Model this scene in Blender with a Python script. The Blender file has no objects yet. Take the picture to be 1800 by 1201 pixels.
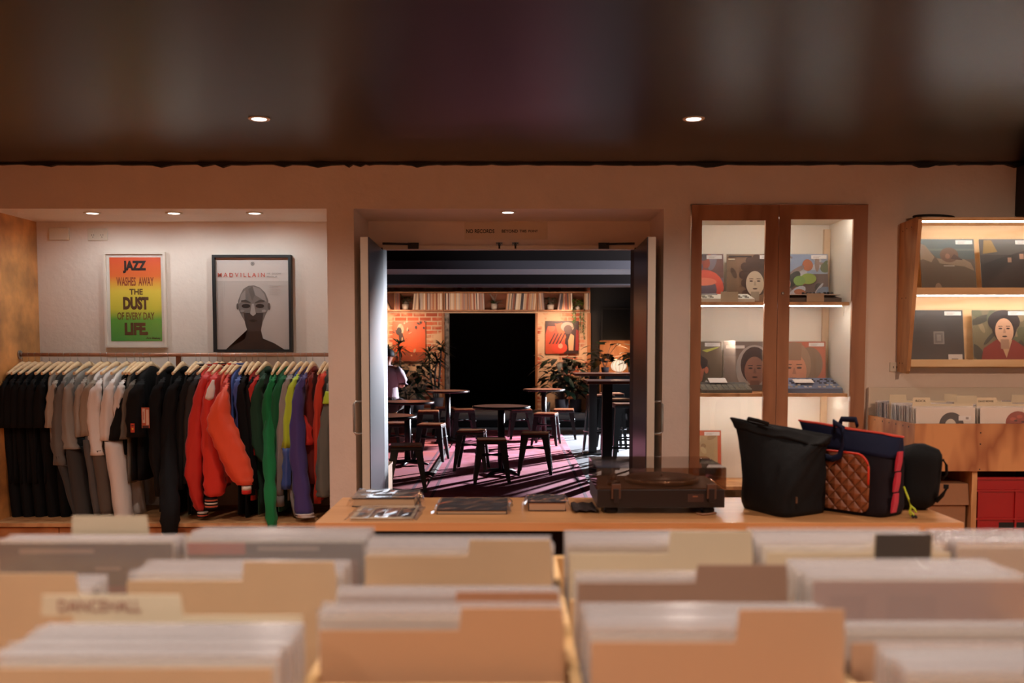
import bpy, bmesh, math, random
from mathutils import Vector, Matrix
R = random.Random(7)
PI = math.pi
sc = bpy.context.scene
C = sc.collection

# ---------------------------------------------------------------- camera
CAM_H = 1.43
TILT = math.radians(3.5)
FPX = 1750.0 * math.cos(TILT)
HORIZON = 605.0
PY0 = HORIZON + FPX * math.tan(TILT)
cd = bpy.data.cameras.new('camera'); cam = bpy.data.objects.new('camera', cd); C.objects.link(cam)
cam.location = (0, 0, CAM_H); cam.rotation_euler = (PI/2 - TILT, 0, 0)
cd.sensor_width = 36; cd.lens = FPX/1800*36; cd.shift_y = (PY0-600.5)/1800
cd.clip_start = 0.05; cd.clip_end = 100
cd.dof.use_dof = True; cd.dof.focus_distance = 8.0; cd.dof.aperture_fstop = 2.8
sc.camera = cam
# ---------------------------------------------------------------- exposure, world
sc.view_settings.view_transform = 'Standard'; sc.view_settings.look = 'None'
sc.view_settings.gamma = 1; sc.view_settings.use_curve_mapping = False
sc.view_settings.exposure = 0.0
w = bpy.data.worlds.new('world'); sc.world = w; w.use_nodes = True
w.node_tree.nodes['Background'].inputs[0].default_value = (0.5, 0.3, 0.25, 1)
w.node_tree.nodes['Background'].inputs[1].default_value = 0.012

def spot(loc, target, energy, color, size=100, blend=0.6, radius=0.04, parent=None):
    l = bpy.data.lights.new('spot_light', 'SPOT'); l.energy = energy; l.color = color
    l.spot_size = math.radians(size); l.spot_blend = blend; l.shadow_soft_size = radius
    o = bpy.data.objects.new('spot_light', l); C.objects.link(o); o.location = loc
    d = Vector(target) - Vector(loc); o.rotation_euler = d.to_track_quat('-Z', 'Y').to_euler()
    if parent: o.parent = parent
    return o
def area(loc, target, energy, color, sx, sy, spread=180):
    l = bpy.data.lights.new('area_light', 'AREA'); l.energy = energy; l.color = color
    l.shape = 'RECTANGLE'; l.size = sx; l.size_y = sy; l.spread = math.radians(spread)
    o = bpy.data.objects.new('area_light', l); C.objects.link(o); o.location = loc
    d = Vector(target) - Vector(loc); o.rotation_euler = d.to_track_quat('-Z', 'Y').to_euler()
    return o
WARM = (1.0, 0.82, 0.71); SOFT = (1.0, 0.87, 0.78); COOL = (0.84, 0.89, 1.0)
# L_win is daylight from the windows on the right of the back room
L_win = spot((4.6, 17.6, 2.25), (-0.4, 12.0, 0.0), 12500, COOL, 44, 0.3, 0.10)
L_door = spot((2.9, 14.6, 2.0), (-0.84, 6.1, 1.15), 15, COOL, 22, 1.0, 0.25)  # added spot that brightens the left door leaf
L_beam = [spot((3.3, 11.2, 2.0), (1.35, 12.3, 2.42), 900, COOL, 34, .6, .05), spot((4.6, 12.6, 2.0), (.3, 12.8, 2.36), 2300, COOL, 26, .8, .05), spot((4.2, 14.5, 2.0), (1.3, 15.5, 2.42), 1300, COOL, 36, .8, .05), spot((4.8, 16.2, 2.4), (.2, 18.0, .1), 1800, COOL, 40, .8, .1)]  # added cool spots that brighten the beams and the platform
L_wall_fill = spot((2.5, 1.6, 2.46), (2.75, 5.98, 1.05), 200, (1, .66, .46), 38, .9, .05)  # added spot without fixture, brightens the wall below the slanted display
# warm spots and areas aimed at the brick wall and record shelf of the back room
L_brick = [spot((-2.2, 18.5, 2.02), (-2.3, 19.3, 1.0), 80, (1, .62, .40), 150, 1, .1),
           spot((1.0, 18.5, 2.02), (1.0, 19.3, 1.0), 80, (1, .64, .44), 150, 1, .1)]
L_shelf = [area((-1.9, 18.75, 2.02), (-1.9, 19.25, 1.5), 1.2, (1, .6, .35), 2.2, .04),
           area((-0.4, 17.6, 1.9), (-0.4, 19.1, 2.25), 7, (1, .72, .52), 4.0, .1, 70)]
DOWN_ENERGY = 80

# ---------------------------------------------------------------- helpers
def lin(c):
    return tuple((v/255/12.92 if v/255 <= .04045 else ((v/255+.055)/1.055)**2.4) for v in c)
def W(px, py, Y):
    a = (py-PY0)/FPX; s, c = math.sin(TILT), math.cos(TILT)
    z = -Y*(s + a*c)/(c - a*s)
    q = Y*c - z*s
    return ((px-900)/FPX*q, Y, z+CAM_H)
_m = {}
def mat(name, col, rough=.6, metal=0.0, emit=0, ecol=None, spec=.5, bump=0, bscale=40, var=0, vscale=3, coat=0, stretch=(1, 1, 1)):
    if name in _m: return _m[name]
    m = bpy.data.materials.new(name); m.use_nodes = True; _m[name] = m
    nt = m.node_tree; b = nt.nodes['Principled BSDF']
    c = lin(col)
    b.inputs['Base Color'].default_value = (*c, 1); b.inputs['Roughness'].default_value = rough
    b.inputs['Metallic'].default_value = metal; b.inputs['Specular IOR Level'].default_value = spec
    b.inputs['Coat Weight'].default_value = coat
    if emit:
        b.inputs['Emission Color'].default_value = (*(ecol or c), 1); b.inputs['Emission Strength'].default_value = emit
    if bump or var:
        tc = nt.nodes.new('ShaderNodeTexCoord'); mp = nt.nodes.new('ShaderNodeMapping'); mp.inputs['Scale'].default_value = stretch
        nt.links.new(tc.outputs['Object'], mp.inputs[0])
    if var:
        n = nt.nodes.new('ShaderNodeTexNoise'); n.inputs['Scale'].default_value = vscale; n.inputs['Detail'].default_value = 5
        nt.links.new(mp.outputs[0], n.inputs['Vector'])
        cr = nt.nodes.new('ShaderNodeValToRGB')
        cr.color_ramp.elements[0].position = .3; cr.color_ramp.elements[1].position = .7
        cr.color_ramp.elements[0].color = (*[v*(1-var) for v in c], 1); cr.color_ramp.elements[1].color = (*[min(1, v*(1+var)) for v in c], 1)
        nt.links.new(n.outputs['Fac'], cr.inputs[0]); nt.links.new(cr.outputs[0], b.inputs['Base Color'])
    if bump:
        n2 = nt.nodes.new('ShaderNodeTexNoise'); n2.inputs['Scale'].default_value = bscale; n2.inputs['Detail'].default_value = 4
        nt.links.new(mp.outputs[0], n2.inputs['Vector'])
        bp = nt.nodes.new('ShaderNodeBump'); bp.inputs['Strength'].default_value = bump; bp.inputs['Distance'].default_value = .01
        nt.links.new(n2.outputs['Fac'], bp.inputs['Height']); nt.links.new(bp.outputs[0], b.inputs['Normal'])
    return m
def wood(name, c1, c2, rough=.45, scale=6, stretch=(1, 1, .12), coat=0):
    if name in _m: return _m[name]
    m = bpy.data.materials.new(name); m.use_nodes = True; _m[name] = m
    nt = m.node_tree; b = nt.nodes['Principled BSDF']; b.inputs['Roughness'].default_value = rough; b.inputs['Coat Weight'].default_value = coat
    b.inputs['Coat Roughness'].default_value = .25
    tc = nt.nodes.new('ShaderNodeTexCoord'); mp = nt.nodes.new('ShaderNodeMapping'); mp.inputs['Scale'].default_value = stretch
    nt.links.new(tc.outputs['Object'], mp.inputs[0])
    n = nt.nodes.new('ShaderNodeTexNoise'); n.inputs['Scale'].default_value = scale; n.inputs['Detail'].default_value = 3
    nt.links.new(mp.outputs[0], n.inputs['Vector'])
    mu = nt.nodes.new('ShaderNodeMath'); mu.operation = 'MULTIPLY'; mu.inputs[1].default_value = 9
    fr = nt.nodes.new('ShaderNodeMath'); fr.operation = 'PINGPONG'; fr.inputs[1].default_value = 1
    nt.links.new(n.outputs['Fac'], mu.inputs[0]); nt.links.new(mu.outputs[0], fr.inputs[0])
    cr = nt.nodes.new('ShaderNodeValToRGB')
    cr.color_ramp.elements[0].color = (*lin(c1), 1); cr.color_ramp.elements[1].color = (*lin(c2), 1)
    cr.color_ramp.elements[0].position = .0; cr.color_ramp.elements[1].position = .8
    nt.links.new(fr.outputs[0], cr.inputs[0]); nt.links.new(cr.outputs[0], b.inputs['Base Color'])
    return m
def clear(name, tint=(1, 1, 1), gloss=.12, rough=.05, opacity=0.0, ocol=(200, 200, 200)):
    """thin clear plastic or glass: lets light through, adds a sheen"""
    if name in _m: return _m[name]
    m = bpy.data.materials.new(name); m.use_nodes = True; _m[name] = m
    nt = m.node_tree; nt.nodes.remove(nt.nodes['Principled BSDF']); out = nt.nodes['Material Output']
    t = nt.nodes.new('ShaderNodeBsdfTransparent'); t.inputs[0].default_value = (*tint, 1)
    g = nt.nodes.new('ShaderNodeBsdfGlossy'); g.inputs['Roughness'].default_value = rough; g.inputs[0].default_value = (.9, .9, .9, 1)
    fr = nt.nodes.new('ShaderNodeLayerWeight'); fr.inputs[0].default_value = .5
    pw = nt.nodes.new('ShaderNodeMath'); pw.operation = 'POWER'; pw.inputs[1].default_value = 5; nt.links.new(fr.outputs['Facing'], pw.inputs[0])
    ad = nt.nodes.new('ShaderNodeMath'); ad.operation = 'MULTIPLY_ADD'; ad.inputs[1].default_value = .9; ad.inputs[2].default_value = gloss+.03; nt.links.new(pw.outputs[0], ad.inputs[0])
    mx = nt.nodes.new('ShaderNodeMixShader'); nt.links.new(ad.outputs[0], mx.inputs[0])
    base = t.outputs[0]
    if opacity:
        d = nt.nodes.new('ShaderNodeBsdfDiffuse'); d.inputs[0].default_value = (*lin(ocol), 1)
        m2 = nt.nodes.new('ShaderNodeMixShader'); m2.inputs[0].default_value = opacity
        nt.links.new(t.outputs[0], m2.inputs[1]); nt.links.new(d.outputs[0], m2.inputs[2]); base = m2.outputs[0]
    nt.links.new(base, mx.inputs[1]); nt.links.new(g.outputs[0], mx.inputs[2]); nt.links.new(mx.outputs[0], out.inputs[0])
    return m
def flat(c, rough=.55):
    return mat('paint_%02x%02x%02x_%d' % (*c, int(rough*100)), c, rough)

def BM(): return bmesh.new()
def box(bm, x0, x1, y0, y1, z0, z1, mi=0, bev=0):
    vs = [bm.verts.new((x, y, z)) for x in (x0, x1) for y in (y0, y1) for z in (z0, z1)]
    fs = [bm.faces.new([vs[i] for i in f]) for f in ((0,1,3,2), (4,6,7,5), (0,4,5,1), (2,3,7,6), (0,2,6,4), (1,5,7,3))]
    for f in fs: f.material_index = mi
    if bev:
        es = list({e for f in fs for e in f.edges})
        r = bmesh.ops.bevel(bm, geom=es, offset=bev, segments=2, profile=.6, affect='EDGES')
        for f in r['faces']: f.material_index = mi
    return vs
def prism(bm, pts, axis, a, b, mi=0):
    """polygon pts (u, v) extruded from a to b along axis"""
    def P(u, v, t): return {'x': (t, u, v), 'y': (u, t, v), 'z': (u, v, t)}[axis]
    A = [bm.verts.new(P(u, v, a)) for u, v in pts]; B = [bm.verts.new(P(u, v, b)) for u, v in pts]
    n = len(pts); fs = [bm.faces.new(A), bm.faces.new(B[::-1])]
    for i in range(n): fs.append(bm.faces.new((A[i], B[i], B[(i+1) % n], A[(i+1) % n])))
    for f in fs: f.material_index = mi
def loft(bm, rings, cap=True, mi=0, closed=True):
    L = [[bm.verts.new(p) for p in r] for r in rings]; n = len(L[0])
    for a, b in zip(L, L[1:]):
        for i in range(n if closed else n-1):
            f = bm.faces.new((a[i], a[(i+1) % n], b[(i+1) % n], b[i])); f.smooth = True; f.material_index = mi
    if cap and closed:
        for r in (L[0][::-1], L[-1]):
            f = bm.faces.new(r); f.material_index = mi
    return L
def frame_of(d):
    d = d.normalized(); u = d.cross(Vector((0, 0, 1)))
    if u.length < .05: u = Vector((1, 0, 0))
    u.normalize(); return u, d.cross(u).normalized()
def tube(bm, pts, rad, n=8, mi=0, sx=1.0):
    pts = [Vector(p) for p in pts]; rings = []
    if not isinstance(rad, (list, tuple)): rad = [rad]*len(pts)
    for i, p in enumerate(pts):
        d = pts[min(i+1, len(pts)-1)] - pts[max(i-1, 0)]
        if abs(d.normalized().z) > .95: u, v = Vector((1, 0, 0)), Vector((0, 1, 0))
        else: u, v = frame_of(d)
        if rings and False: pass
        rings.append([p + u*math.cos(2*PI*k/n)*rad[i]*sx + v*math.sin(2*PI*k/n)*rad[i] for k in range(n)])
    loft(bm, rings, mi=mi)
def lathe(bm, prof, n=24, cx=0, cy=0, mi=0, cap=True):
    rings = [[(cx+r*math.cos(2*PI*k/n), cy+r*math.sin(2*PI*k/n), z) for k in range(n)] for r, z in prof]
    loft(bm, rings, cap=cap, mi=mi)
def obj(name, bm, m=None, parent=None, loc=None, rot=None, mats=None):
    me = bpy.data.meshes.new(name); bmesh.ops.recalc_face_normals(bm, faces=bm.faces[:]); bm.to_mesh(me); bm.free()
    for x in (mats or ([m] if m else [])): me.materials.append(x)
    o = bpy.data.objects.new(name, me); C.objects.link(o)
    if parent: o.parent = parent
    if loc: o.location = loc
    if rot: o.rotation_euler = rot
    return o
def tag(o, label, cat, group=None):
    o['label'] = label; o['category'] = cat
    if group: o['group'] = group
    return o
def thing(name, label, cat, loc=(0, 0, 0), rot=(0, 0, 0), group=None):
    o = bpy.data.objects.new(name, None); C.objects.link(o); o.location = loc; o.rotation_euler = rot
    o.empty_display_size = .1
    return tag(o, label, cat, group)
def struct(name, bm, m=None, mats=None, parent=None):
    o = obj(name, bm, m, parent, mats=mats)
    if not parent: o['kind'] = 'structure'
    return o
def bx(name, m, parent, *a, **k):
    bm = BM(); box(bm, *a, **k); return obj(name, bm, m, parent)
def dup(root, loc, rot=None, label=None, group=None):
    r = root.copy(); C.objects.link(r); r.location = loc
    if rot is not None: r.rotation_euler = rot
    if label: r['label'] = label
    if group: r['group'] = group
    for ch in list(root.children):
        c = ch.copy(); C.objects.link(c); c.parent = r
        for g in list(ch.children):
            d = g.copy(); C.objects.link(d); d.parent = c
    return r
def ell(cx, cy, rx, ry, n=20, a0=0, a1=2*PI):
    return [(cx+rx*math.cos(a0+(a1-a0)*k/n), cy+ry*math.sin(a0+(a1-a0)*k/n)) for k in range(n + (0 if abs(a1-a0-2*PI) < .01 else 1))]
def rect(x0, y0, x1, y1): return [(x0, y0), (x1, y0), (x1, y1), (x0, y1)]
def clip01(pts):
    """clip a polygon to the unit square"""
    def cl(P, ins, cut):
        out = []
        for i in range(len(P)):
            a, b = P[i-1], P[i]
            if ins(b):
                if not ins(a): out.append(cut(a, b))
                out.append(b)
            elif ins(a): out.append(cut(a, b))
        return out
    for ax in (0, 1):
        for lim, s in ((0, 1), (1, -1)):
            def ins(p): return (p[ax]-lim)*s >= 0
            def cut(a, b):
                t = (lim-a[ax])/(b[ax]-a[ax]); q = [a[0]+(b[0]-a[0])*t, a[1]+(b[1]-a[1])*t]; q[ax] = lim; return tuple(q)
            pts = cl(pts, ins, cut)
            if len(pts) < 3: return []
    return pts
def art(name, parent, w_, h_, shapes, loc=(0, 0, 0), rot=None, rough=.45, eps=.00025):
    """a printed picture: flat colour shapes in the XZ plane facing -Y; first shape is the ground"""
    bm = BM(); mats = []
    k = 0
    for pts, col in shapes:
        P = clip01(pts)
        if len(P) < 3: continue
        mm = flat(col, rough)
        if mm not in mats: mats.append(mm)
        if k == 0:
            box(bm, 0, w_, -.0004, 0, 0, h_, mats.index(mm))
        else:
            f = bm.faces.new([bm.verts.new((x*w_, -.0004-eps*k, y*h_)) for x, y in P]); f.material_index = mats.index(mm)
            bmesh.ops.triangulate(bm, faces=[f])
        k += 1
    me = bpy.data.meshes.new(name); bm.to_mesh(me); bm.free()
    for x in mats: me.materials.append(x)
    o = bpy.data.objects.new(name, me); C.objects.link(o); o.parent = parent; o.location = loc
    if rot: o.rotation_euler = rot
    return o
def text(s, w_, h_, m, parent, loc, rot=(PI/2, 0, 0), bold=.0, name='lettering'):
    """lettering stretched to w_ x h_, lower left corner at loc, as a mesh"""
    cu = bpy.data.curves.new('t', 'FONT'); cu.body = s; cu.size = 1; cu.offset = bold; cu.extrude = 0; cu.resolution_u = 3
    t = bpy.data.objects.new('t', cu); C.objects.link(t)
    bpy.context.view_layer.update()
    me = bpy.data.meshes.new_from_object(t.evaluated_get(bpy.context.evaluated_depsgraph_get()))
    bpy.data.objects.remove(t); bpy.data.curves.remove(cu)
    xs = [v.co.x for v in me.vertices]; ys = [v.co.y for v in me.vertices]
    x0, x1, y0, y1 = min(xs), max(xs), min(ys), max(ys)
    for v in me.vertices:
        v.co.x = (v.co.x-x0)/(x1-x0)*w_; v.co.y = (v.co.y-y0)/(y1-y0)*h_; v.co.z = 0
    me.name = name; me.materials.clear(); me.materials.append(m)
    o = bpy.data.objects.new(name, me); C.objects.link(o); o.parent = parent; o.location = loc; o.rotation_euler = rot
    return o

# ---------------------------------------------------------------- materials
M_wall = mat('painted_plaster', (226, 210, 196), .75, bump=.25, bscale=30, var=.04, vscale=4)
M_wall_in = mat('alcove_plaster', (220, 210, 200), .7, bump=.1, bscale=40)
M_ceil = mat('dark_ceiling_board', (16, 8, 6), .34, spec=.38, var=.25, vscale=2.2, stretch=(1, .25, 1))
M_ceil.node_tree.nodes['Principled BSDF'].inputs['Specular Tint'].default_value = (1, .78, .62, 1)
M_floor = wood('shop_floorboards', (176, 110, 70), (196, 128, 84), .4, 4, (1, .15, 1))
M_ply = wood('plywood', (176, 124, 78), (205, 154, 104), .5, 5, (1, 1, .25))
M_plyc = wood('cabinet_plywood', (148, 98, 66), (172, 120, 84), .5, 4, (1, 1, .18))
M_plyx = wood('plywood_across', (158, 98, 54), (186, 124, 76), .5, 4, (.5, 1, .7))
M_table = wood('table_beech', (196, 136, 84), (208, 150, 98), .32, 5, (.12, 1, 1), coat=.3)
M_old = mat('worn_brown_board', (206, 142, 80), .45, var=.45, vscale=5, bump=.3, bscale=12, coat=.3)
M_black = mat('matt_black', (17, 14, 14), .6); M_void = mat('black_and_shade', (24, 19, 18), .9, spec=.1)  # second black serves the ceiling and painted shade on beams and under table
M_blackm = mat('black_metal', (20, 19, 20), .35, .0, spec=.6)
M_steel = mat('brushed_steel', (170, 165, 158), .3, .9)
M_lamp = mat('lamp_diffuser', (255, 240, 230), .5, emit=9, ecol=(1, .88, .78))
M_led = mat('led_strip', (255, 240, 235), .5, emit=66, ecol=(.94, .97, .96))
M_card = mat('divider_card', (205, 172, 136), .7, var=.04, vscale=6)
M_cardp = mat('pale_divider_card', (218, 200, 170), .7, var=.03, vscale=6)
M_cream = mat('cream_plastic', (214, 204, 186), .5)
M_hang = wood('hanger_beech', (226, 186, 140), (238, 204, 160), .4, 8, (1, 1, 1))
M_binw = wood('bin_pine', (206, 160, 104), (222, 182, 130), .5, 8, (1, .2, 1))
M_poly = clear('clear_poly_sleeve', (.97, .97, .97), .10, .22, .26, (232, 222, 220))
M_glass = clear('cabinet_glass', (.98, .98, .98), .0, .01)
M_smoke = clear('smoked_acrylic', (.80, .71, .65), .03, .03)
# ================================================================= ROOM
YW, YB, ZC = 5.98, 6.62, 2.50           # wall face, back of the niches, ceiling height
ZN = 2.235                               # top of niches
XL, XR = -3.14, 3.55
bm = BM(); box(bm, -3.3, XR, -3.0, 6.75, -.1, 0); struct('floor', bm, M_floor)
bm = BM(); box(bm, -3.45, XR+.15, -3.15, 6.75, ZC, ZC+.1); struct('ceiling', bm, M_ceil)
bm = BM(); box(bm, -3.3, XR, -3.15, -3.0, 0, ZC); struct('wall_back', bm, M_wall)
bm = BM(); box(bm, -3.45, -3.3, -3.15, 6.75, 0, ZC); struct('wall_left', bm, M_old)
bm = BM(); box(bm, XR, XR+.15, -3.15, 6.75, 0, ZC); struct('wall_right', bm, M_wall)
DXL, DXR, DZ = -.943, .905, 2.06         # doorway reveal, door head height
CX0, CX1, CZ0, CZ1 = 1.064, 2.122, .40, 2.262  # cabinet opening
for q in ((-3.3, CX0, YW, 6.75, ZN, ZC), (CX0, CX1, YW, 6.75, CZ1, ZC), (CX1, XR, YW, 6.75, ZN, ZC), (-3.3, XL-.012, YW, 6.75, 0, ZN), (-1.104, DXL, YW, 6.75, 0, ZN),
          (DXR, CX0, YW, 6.75, 0, ZN), (CX1, XR, YW, 6.75, 0, ZN), (CX0, CX1, YW, 6.75, 0, CZ0), (CX0, CX1, 6.46, 6.75, CZ0, CZ1), (XL-.012, -1.104, YB, 6.75, 0, ZN), (DXL, DXR, 6.58, 6.75, DZ, ZN)):
    bm = BM(); box(bm, *q); struct('wall_front', bm, M_wall)
bm = BM(); box(bm, DXL, -.845, 6.56, 6.75, 0, DZ); box(bm, .80, DXR, 6.56, 6.75, 0, DZ); struct('trim_9', bm, mat('dark_door_frame', (30, 24, 26), .5))
bm = BM(); box(bm, XL-.012, XL, YW-.02, YB, 0, ZN); o = struct('wall_alcove_side', bm, M_old)
# ragged dark cornice
bm = BM(); pts = [(-3.3, ZC)]; x = -3.3
while x < XR:
    pts.append((x, ZC-.007-R.random()*.007-(.014 if R.random() < .10 else 0))); x += R.uniform(.02, .09)
pts += [(XR, ZC-.018), (XR, ZC)]
prism(bm, pts[::-1], 'y', YW-.035, YW-.002); struct('trim_1', bm, M_black)
# doorway head trim
bm = BM(); box(bm, -.845, .80, 6.54, 6.58, DZ-.012, DZ+.012); struct('trim_2', bm, M_cream)

# downlights
def downlight(x, y, z, energy, color, label, size=150, blend=1, tgt=None, glow=None):
    t = thing('downlight', label, 'ceiling light', (x, y, z))
    bm = BM(); lathe(bm, [(.034, -.001), (.052, -.001), (.050, -.006), (.036, -.006), (.034, -.001)], 28, cap=False); obj('trim_ring', bm, M_cream, t)
    bm = BM(); lathe(bm, [(.034, -.0035), (.034, -.005)], 28); obj('diffuser', bm, glow or M_lamp, t)
    if energy: spot((0, 0, -.012), tgt or (0, 0, -1), energy, color, size, blend, .035, t)
    return t
d1 = downlight(-1.2, 4.79, ZC, DOWN_ENERGY, WARM, 'round recessed downlight in the dark ceiling left of the doorway')
d2 = downlight(.862, 4.79, ZC, DOWN_ENERGY, WARM, 'round recessed downlight in the dark ceiling above the bags')
HALOG = mat('warm_lamp_diffuser', (255, 240, 230), .5, emit=7, ecol=(1, .6, .35))
for i, (x, y) in enumerate([(-1.2, 2.3), (.86, 2.3), (-2.6, 3.6), (2.9, 3.0), (-.2, .5), (1.4, .3), (-1.7, .3), (0, -1.4)]):
    spot((x, y, ZC-.02), (x, y, 0), (85 if i in (4, 5, 6) else 150 if i == 3 else 150), SOFT if i in (4, 5, 6) else WARM, 150, 1, .05)
for i, n in enumerate(('leftmost', 'middle', 'rightmost')):
    downlight((-2.575, -2.075, -1.58)[i], 6.16, ZN, 10.5, (.84, .95, 1), n+' of the three downlights over the clothes rail', 168, .55, (0, .18, -1))
downlight(-.025, 6.12, ZN, 1.6, (1, .66, .45), 'single downlight in the soffit above the paper sign over the doorway', 110, .8, (0, .25, -1))

# ================================================================= DOORS
for s, n, hx in ((-1, 'door_1', -.845), (1, 'door_2', .80)):
    d = bpy.data.objects.new(n, None); C.objects.link(d); d.location = (hx, 6.56, 0); d['kind'] = 'structure'
    d.rotation_euler = (0, 0, s*-math.radians(1.6))
    bm = BM(); x0, x1 = (-.05, 0) if s < 0 else (0, .05)
    xi = x1 if s < 0 else x0; xo = x0 if s < 0 else x1
    box(bm, min(xi, xi+s*.006), max(xi, xi+s*.006), -.80, 0, .01, DZ-.015, 1)
    box(bm, min(xi+s*.006, xo), max(xi+s*.006, xo), -.80, 0, .01, DZ-.015, 0)
    obj('door_leaf', bm, None, d, mats=[M_cream, mat('dark_blue_door_paint', (52, 47, 56), .28, spec=.6)])
    bm = BM()
    tube(bm, [(xo, -.72, .90), (xo+s*.045, -.72, .90), (xo+s*.055, -.72, .915), (xo+s*.055, -.72, 1.075), (xo+s*.045, -.72, 1.09), (xo, -.72, 1.09)], .008, 10)
    obj('handle', bm, M_steel, d)
    bm = BM(); box(bm, xo-.001, xo+.004*s+.001, -.74, -.70, .86, 1.13) if s > 0 else box(bm, xo-.004, xo+.001, -.74, -.70, .86, 1.13)
    obj('handle_plate', bm, M_steel, d)
    bm = BM(); tube(bm, [(xi-s*.01, -.12, DZ-.005+.02), (xi-s*.20, -.02, DZ+.022)], .008, 6); box(bm, xi-s*.20-.035, xi-s*.20+.035, -.035, -.005, DZ-.01, DZ+.03)
    obj('door_closer', bm, M_blackm, d)
bm = BM()
t = thing('door_bolt', 'left of the two small metal door stops at the top of the doorway', 'door stop', (-.083, 6.575, DZ+.02), group=None)
def stop(t):
    bm = BM(); box(bm, -.022, .022, -.004, 0, -.022, .018, bev=.002); obj('plate', bm, M_steel, t)
    bm = BM(); box(bm, -.008, .008, -.035, -.004, -.030, .012, bev=.002); obj('catch', bm, M_blackm, t)
    for x in (-.015, .015):
        bm = BM(); lathe(bm, [(.004, -.001), (.004, .002)], 8); obj('screw', bm, M_blackm, t, loc=(x, -.004, .01), rot=(PI/2, 0, 0))
stop(t)
t = thing('door_bolt', 'right of the two small metal door stops at the top of the doorway', 'door stop', (.022, 6.575, DZ+.02)); stop(t)
# sign
M_ink = mat('marker_ink', (18, 14, 14), .6)
t = thing('paper_sign', 'long handwritten paper sign taped above the open double doors', 'sign', (-.312, 6.578, 2.115))
bx('paper', mat('aged_paper', (214, 196, 172), .6), t, 0, .545, -.0015, -.0002, 0, .115)
text('NO RECORDS', .185, .026, M_ink, t, (.012, -.0025, .041), bold=.02)
text('BEYOND', .105, .021, M_ink, t, (.245, -.0025, .044), bold=.02); text('THIS', .045, .018, M_ink, t, (.362, -.0025, .046), bold=.02); text('POINT', .062, .016, M_ink, t, (.420, -.0025, .047), bold=.02)

# ================================================================= ALCOVE
t = thing('storage_bench', 'long low plywood bench under the hanging clothes', 'bench', (0, 0, 0))
bx('bench_top', M_ply, t, XL, -1.10, 5.93, YB-.002, .33, .352)
bx('plinth', M_ply, t, XL+.0, -1.10, 5.97, YB-.004, 0, .33)
for i, (a, b_) in enumerate([(-3.13, -2.74), (-2.735, -2.2), (-2.195, -1.66), (-1.655, -1.11)]):
    bx('front_panel', M_plyx, t, a, b_, 5.948, 5.969, .03, .322)
# bench front sticks out of the niche only below wall opening; wall end caps
t = thing('blanking_plate', 'plain white wall box high in the corner left of the socket', 'wall box', (-2.985, YB, 2.155))
bx('cover', M_cream, t, -.065, .065, -.022, -.001, -.04, .04, bev=.004); bx('back_plate', M_cream, t, -.06, .06, -.0012, -.0002, -.036, .036)
t = thing('power_socket', 'white double power socket high on the wall above the rainbow lettering poster', 'socket', (-2.735, YB, 2.152))
bx('plate', M_cream, t, -.065, .065, -.010, -.001, -.04, .04, bev=.003)
for sx in (-.03, .03):
    bm = BM()
    for dx, dz in ((-.007, .0), (.007, .0), (0, -.014)): box(bm, sx+dx-.0015, sx+dx+.0015, -.0112, -.010, dz-.008, dz)
    obj('pin_slots', bm, M_black, t)
    bm = BM(); box(bm, sx-.006, sx+.006, -.013, -.010, .012, .024, bev=.001); obj('switch', bm, M_cream, t)

# posters ------------------------------------------------
def pic_frame(name, label, px0, py0, px1, py1, fm, fw, depth, Y=YB, rot=(0, 0, 0)):
    x0, _, z1 = W(px0, py0, Y-depth); x1, _, z0 = W(px1, py1, Y-depth); w_, h_ = x1-x0, z1-z0
    t = thing(name, label, 'poster', (x0, Y-depth-.001, z0), rot)
    bm = BM(); box(bm, 0, w_, 0, depth, 0, fw); box(bm, 0, w_, 0, depth, h_-fw, h_); box(bm, 0, fw, 0, depth, fw, h_-fw); box(bm, w_-fw, w_, 0, depth, fw, h_-fw)
    obj('frame', bm, fm, t)
    return t, w_, h_
M_whitef = mat('white_frame', (222, 206, 190), .5)
t, w_, h_ = pic_frame('framed_poster', 'white-framed lettering poster fading from red through yellow to green', 181, 443, 293, 611, M_whitef, .014, .035)
bx('mount', flat((226, 216, 204)), t, .014, w_-.014, .018, .024, .014, h_-.014)
def grad(name):
    m = bpy.data.materials.new(name); m.use_nodes = True; nt = m.node_tree; b = nt.nodes['Principled BSDF']; b.inputs['Roughness'].default_value = .3
    tc = nt.nodes.new('ShaderNodeTexCoord'); sp = nt.nodes.new('ShaderNodeSeparateXYZ'); nt.links.new(tc.outputs['Generated'], sp.inputs[0])
    cr = nt.nodes.new('ShaderNodeValToRGB'); e = cr.color_ramp.elements
    e[0].position = 0; e[0].color = (*lin((66, 160, 76)), 1); e[1].position = 1; e[1].color = (*lin((232, 96, 62)), 1)
    for p, c in ((.26, (96, 172, 70)), (.38, (214, 206, 74)), (.60, (238, 212, 84)), (.78, (238, 120, 64))):
        q = e.new(p); q.color = (*lin(c), 1)
    nt.links.new(sp.outputs['Z'], cr.inputs[0]); nt.links.new(cr.outputs[0], b.inputs['Base Color']); return m
ax0, ax1, az0, az1 = .034, w_-.034, .042, h_-.034
o = bx('print', grad('rainbow_print'), t, ax0, ax1, .0165, .0178, az0, az1)
pw, ph = ax1-ax0, az1-az0
K1, K2, K3 = flat((34, 22, 20)), flat((150, 62, 40)), flat((84, 56, 34))
def row(s, fx0, fx1, fz0, fz1, m, bold=.03): text(s, (fx1-fx0)*pw, (fz1-fz0)*ph, m, t, (ax0+fx0*pw, .0155, az0+fz0*ph), bold=bold)
row('JAZZ', .26, .72, .81, .96, K1, .06); row('WASHES  AWAY', .13, .86, .66, .765, K2, .025); row('THE', .38, .64, .555, .625, K3, .03)
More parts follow.
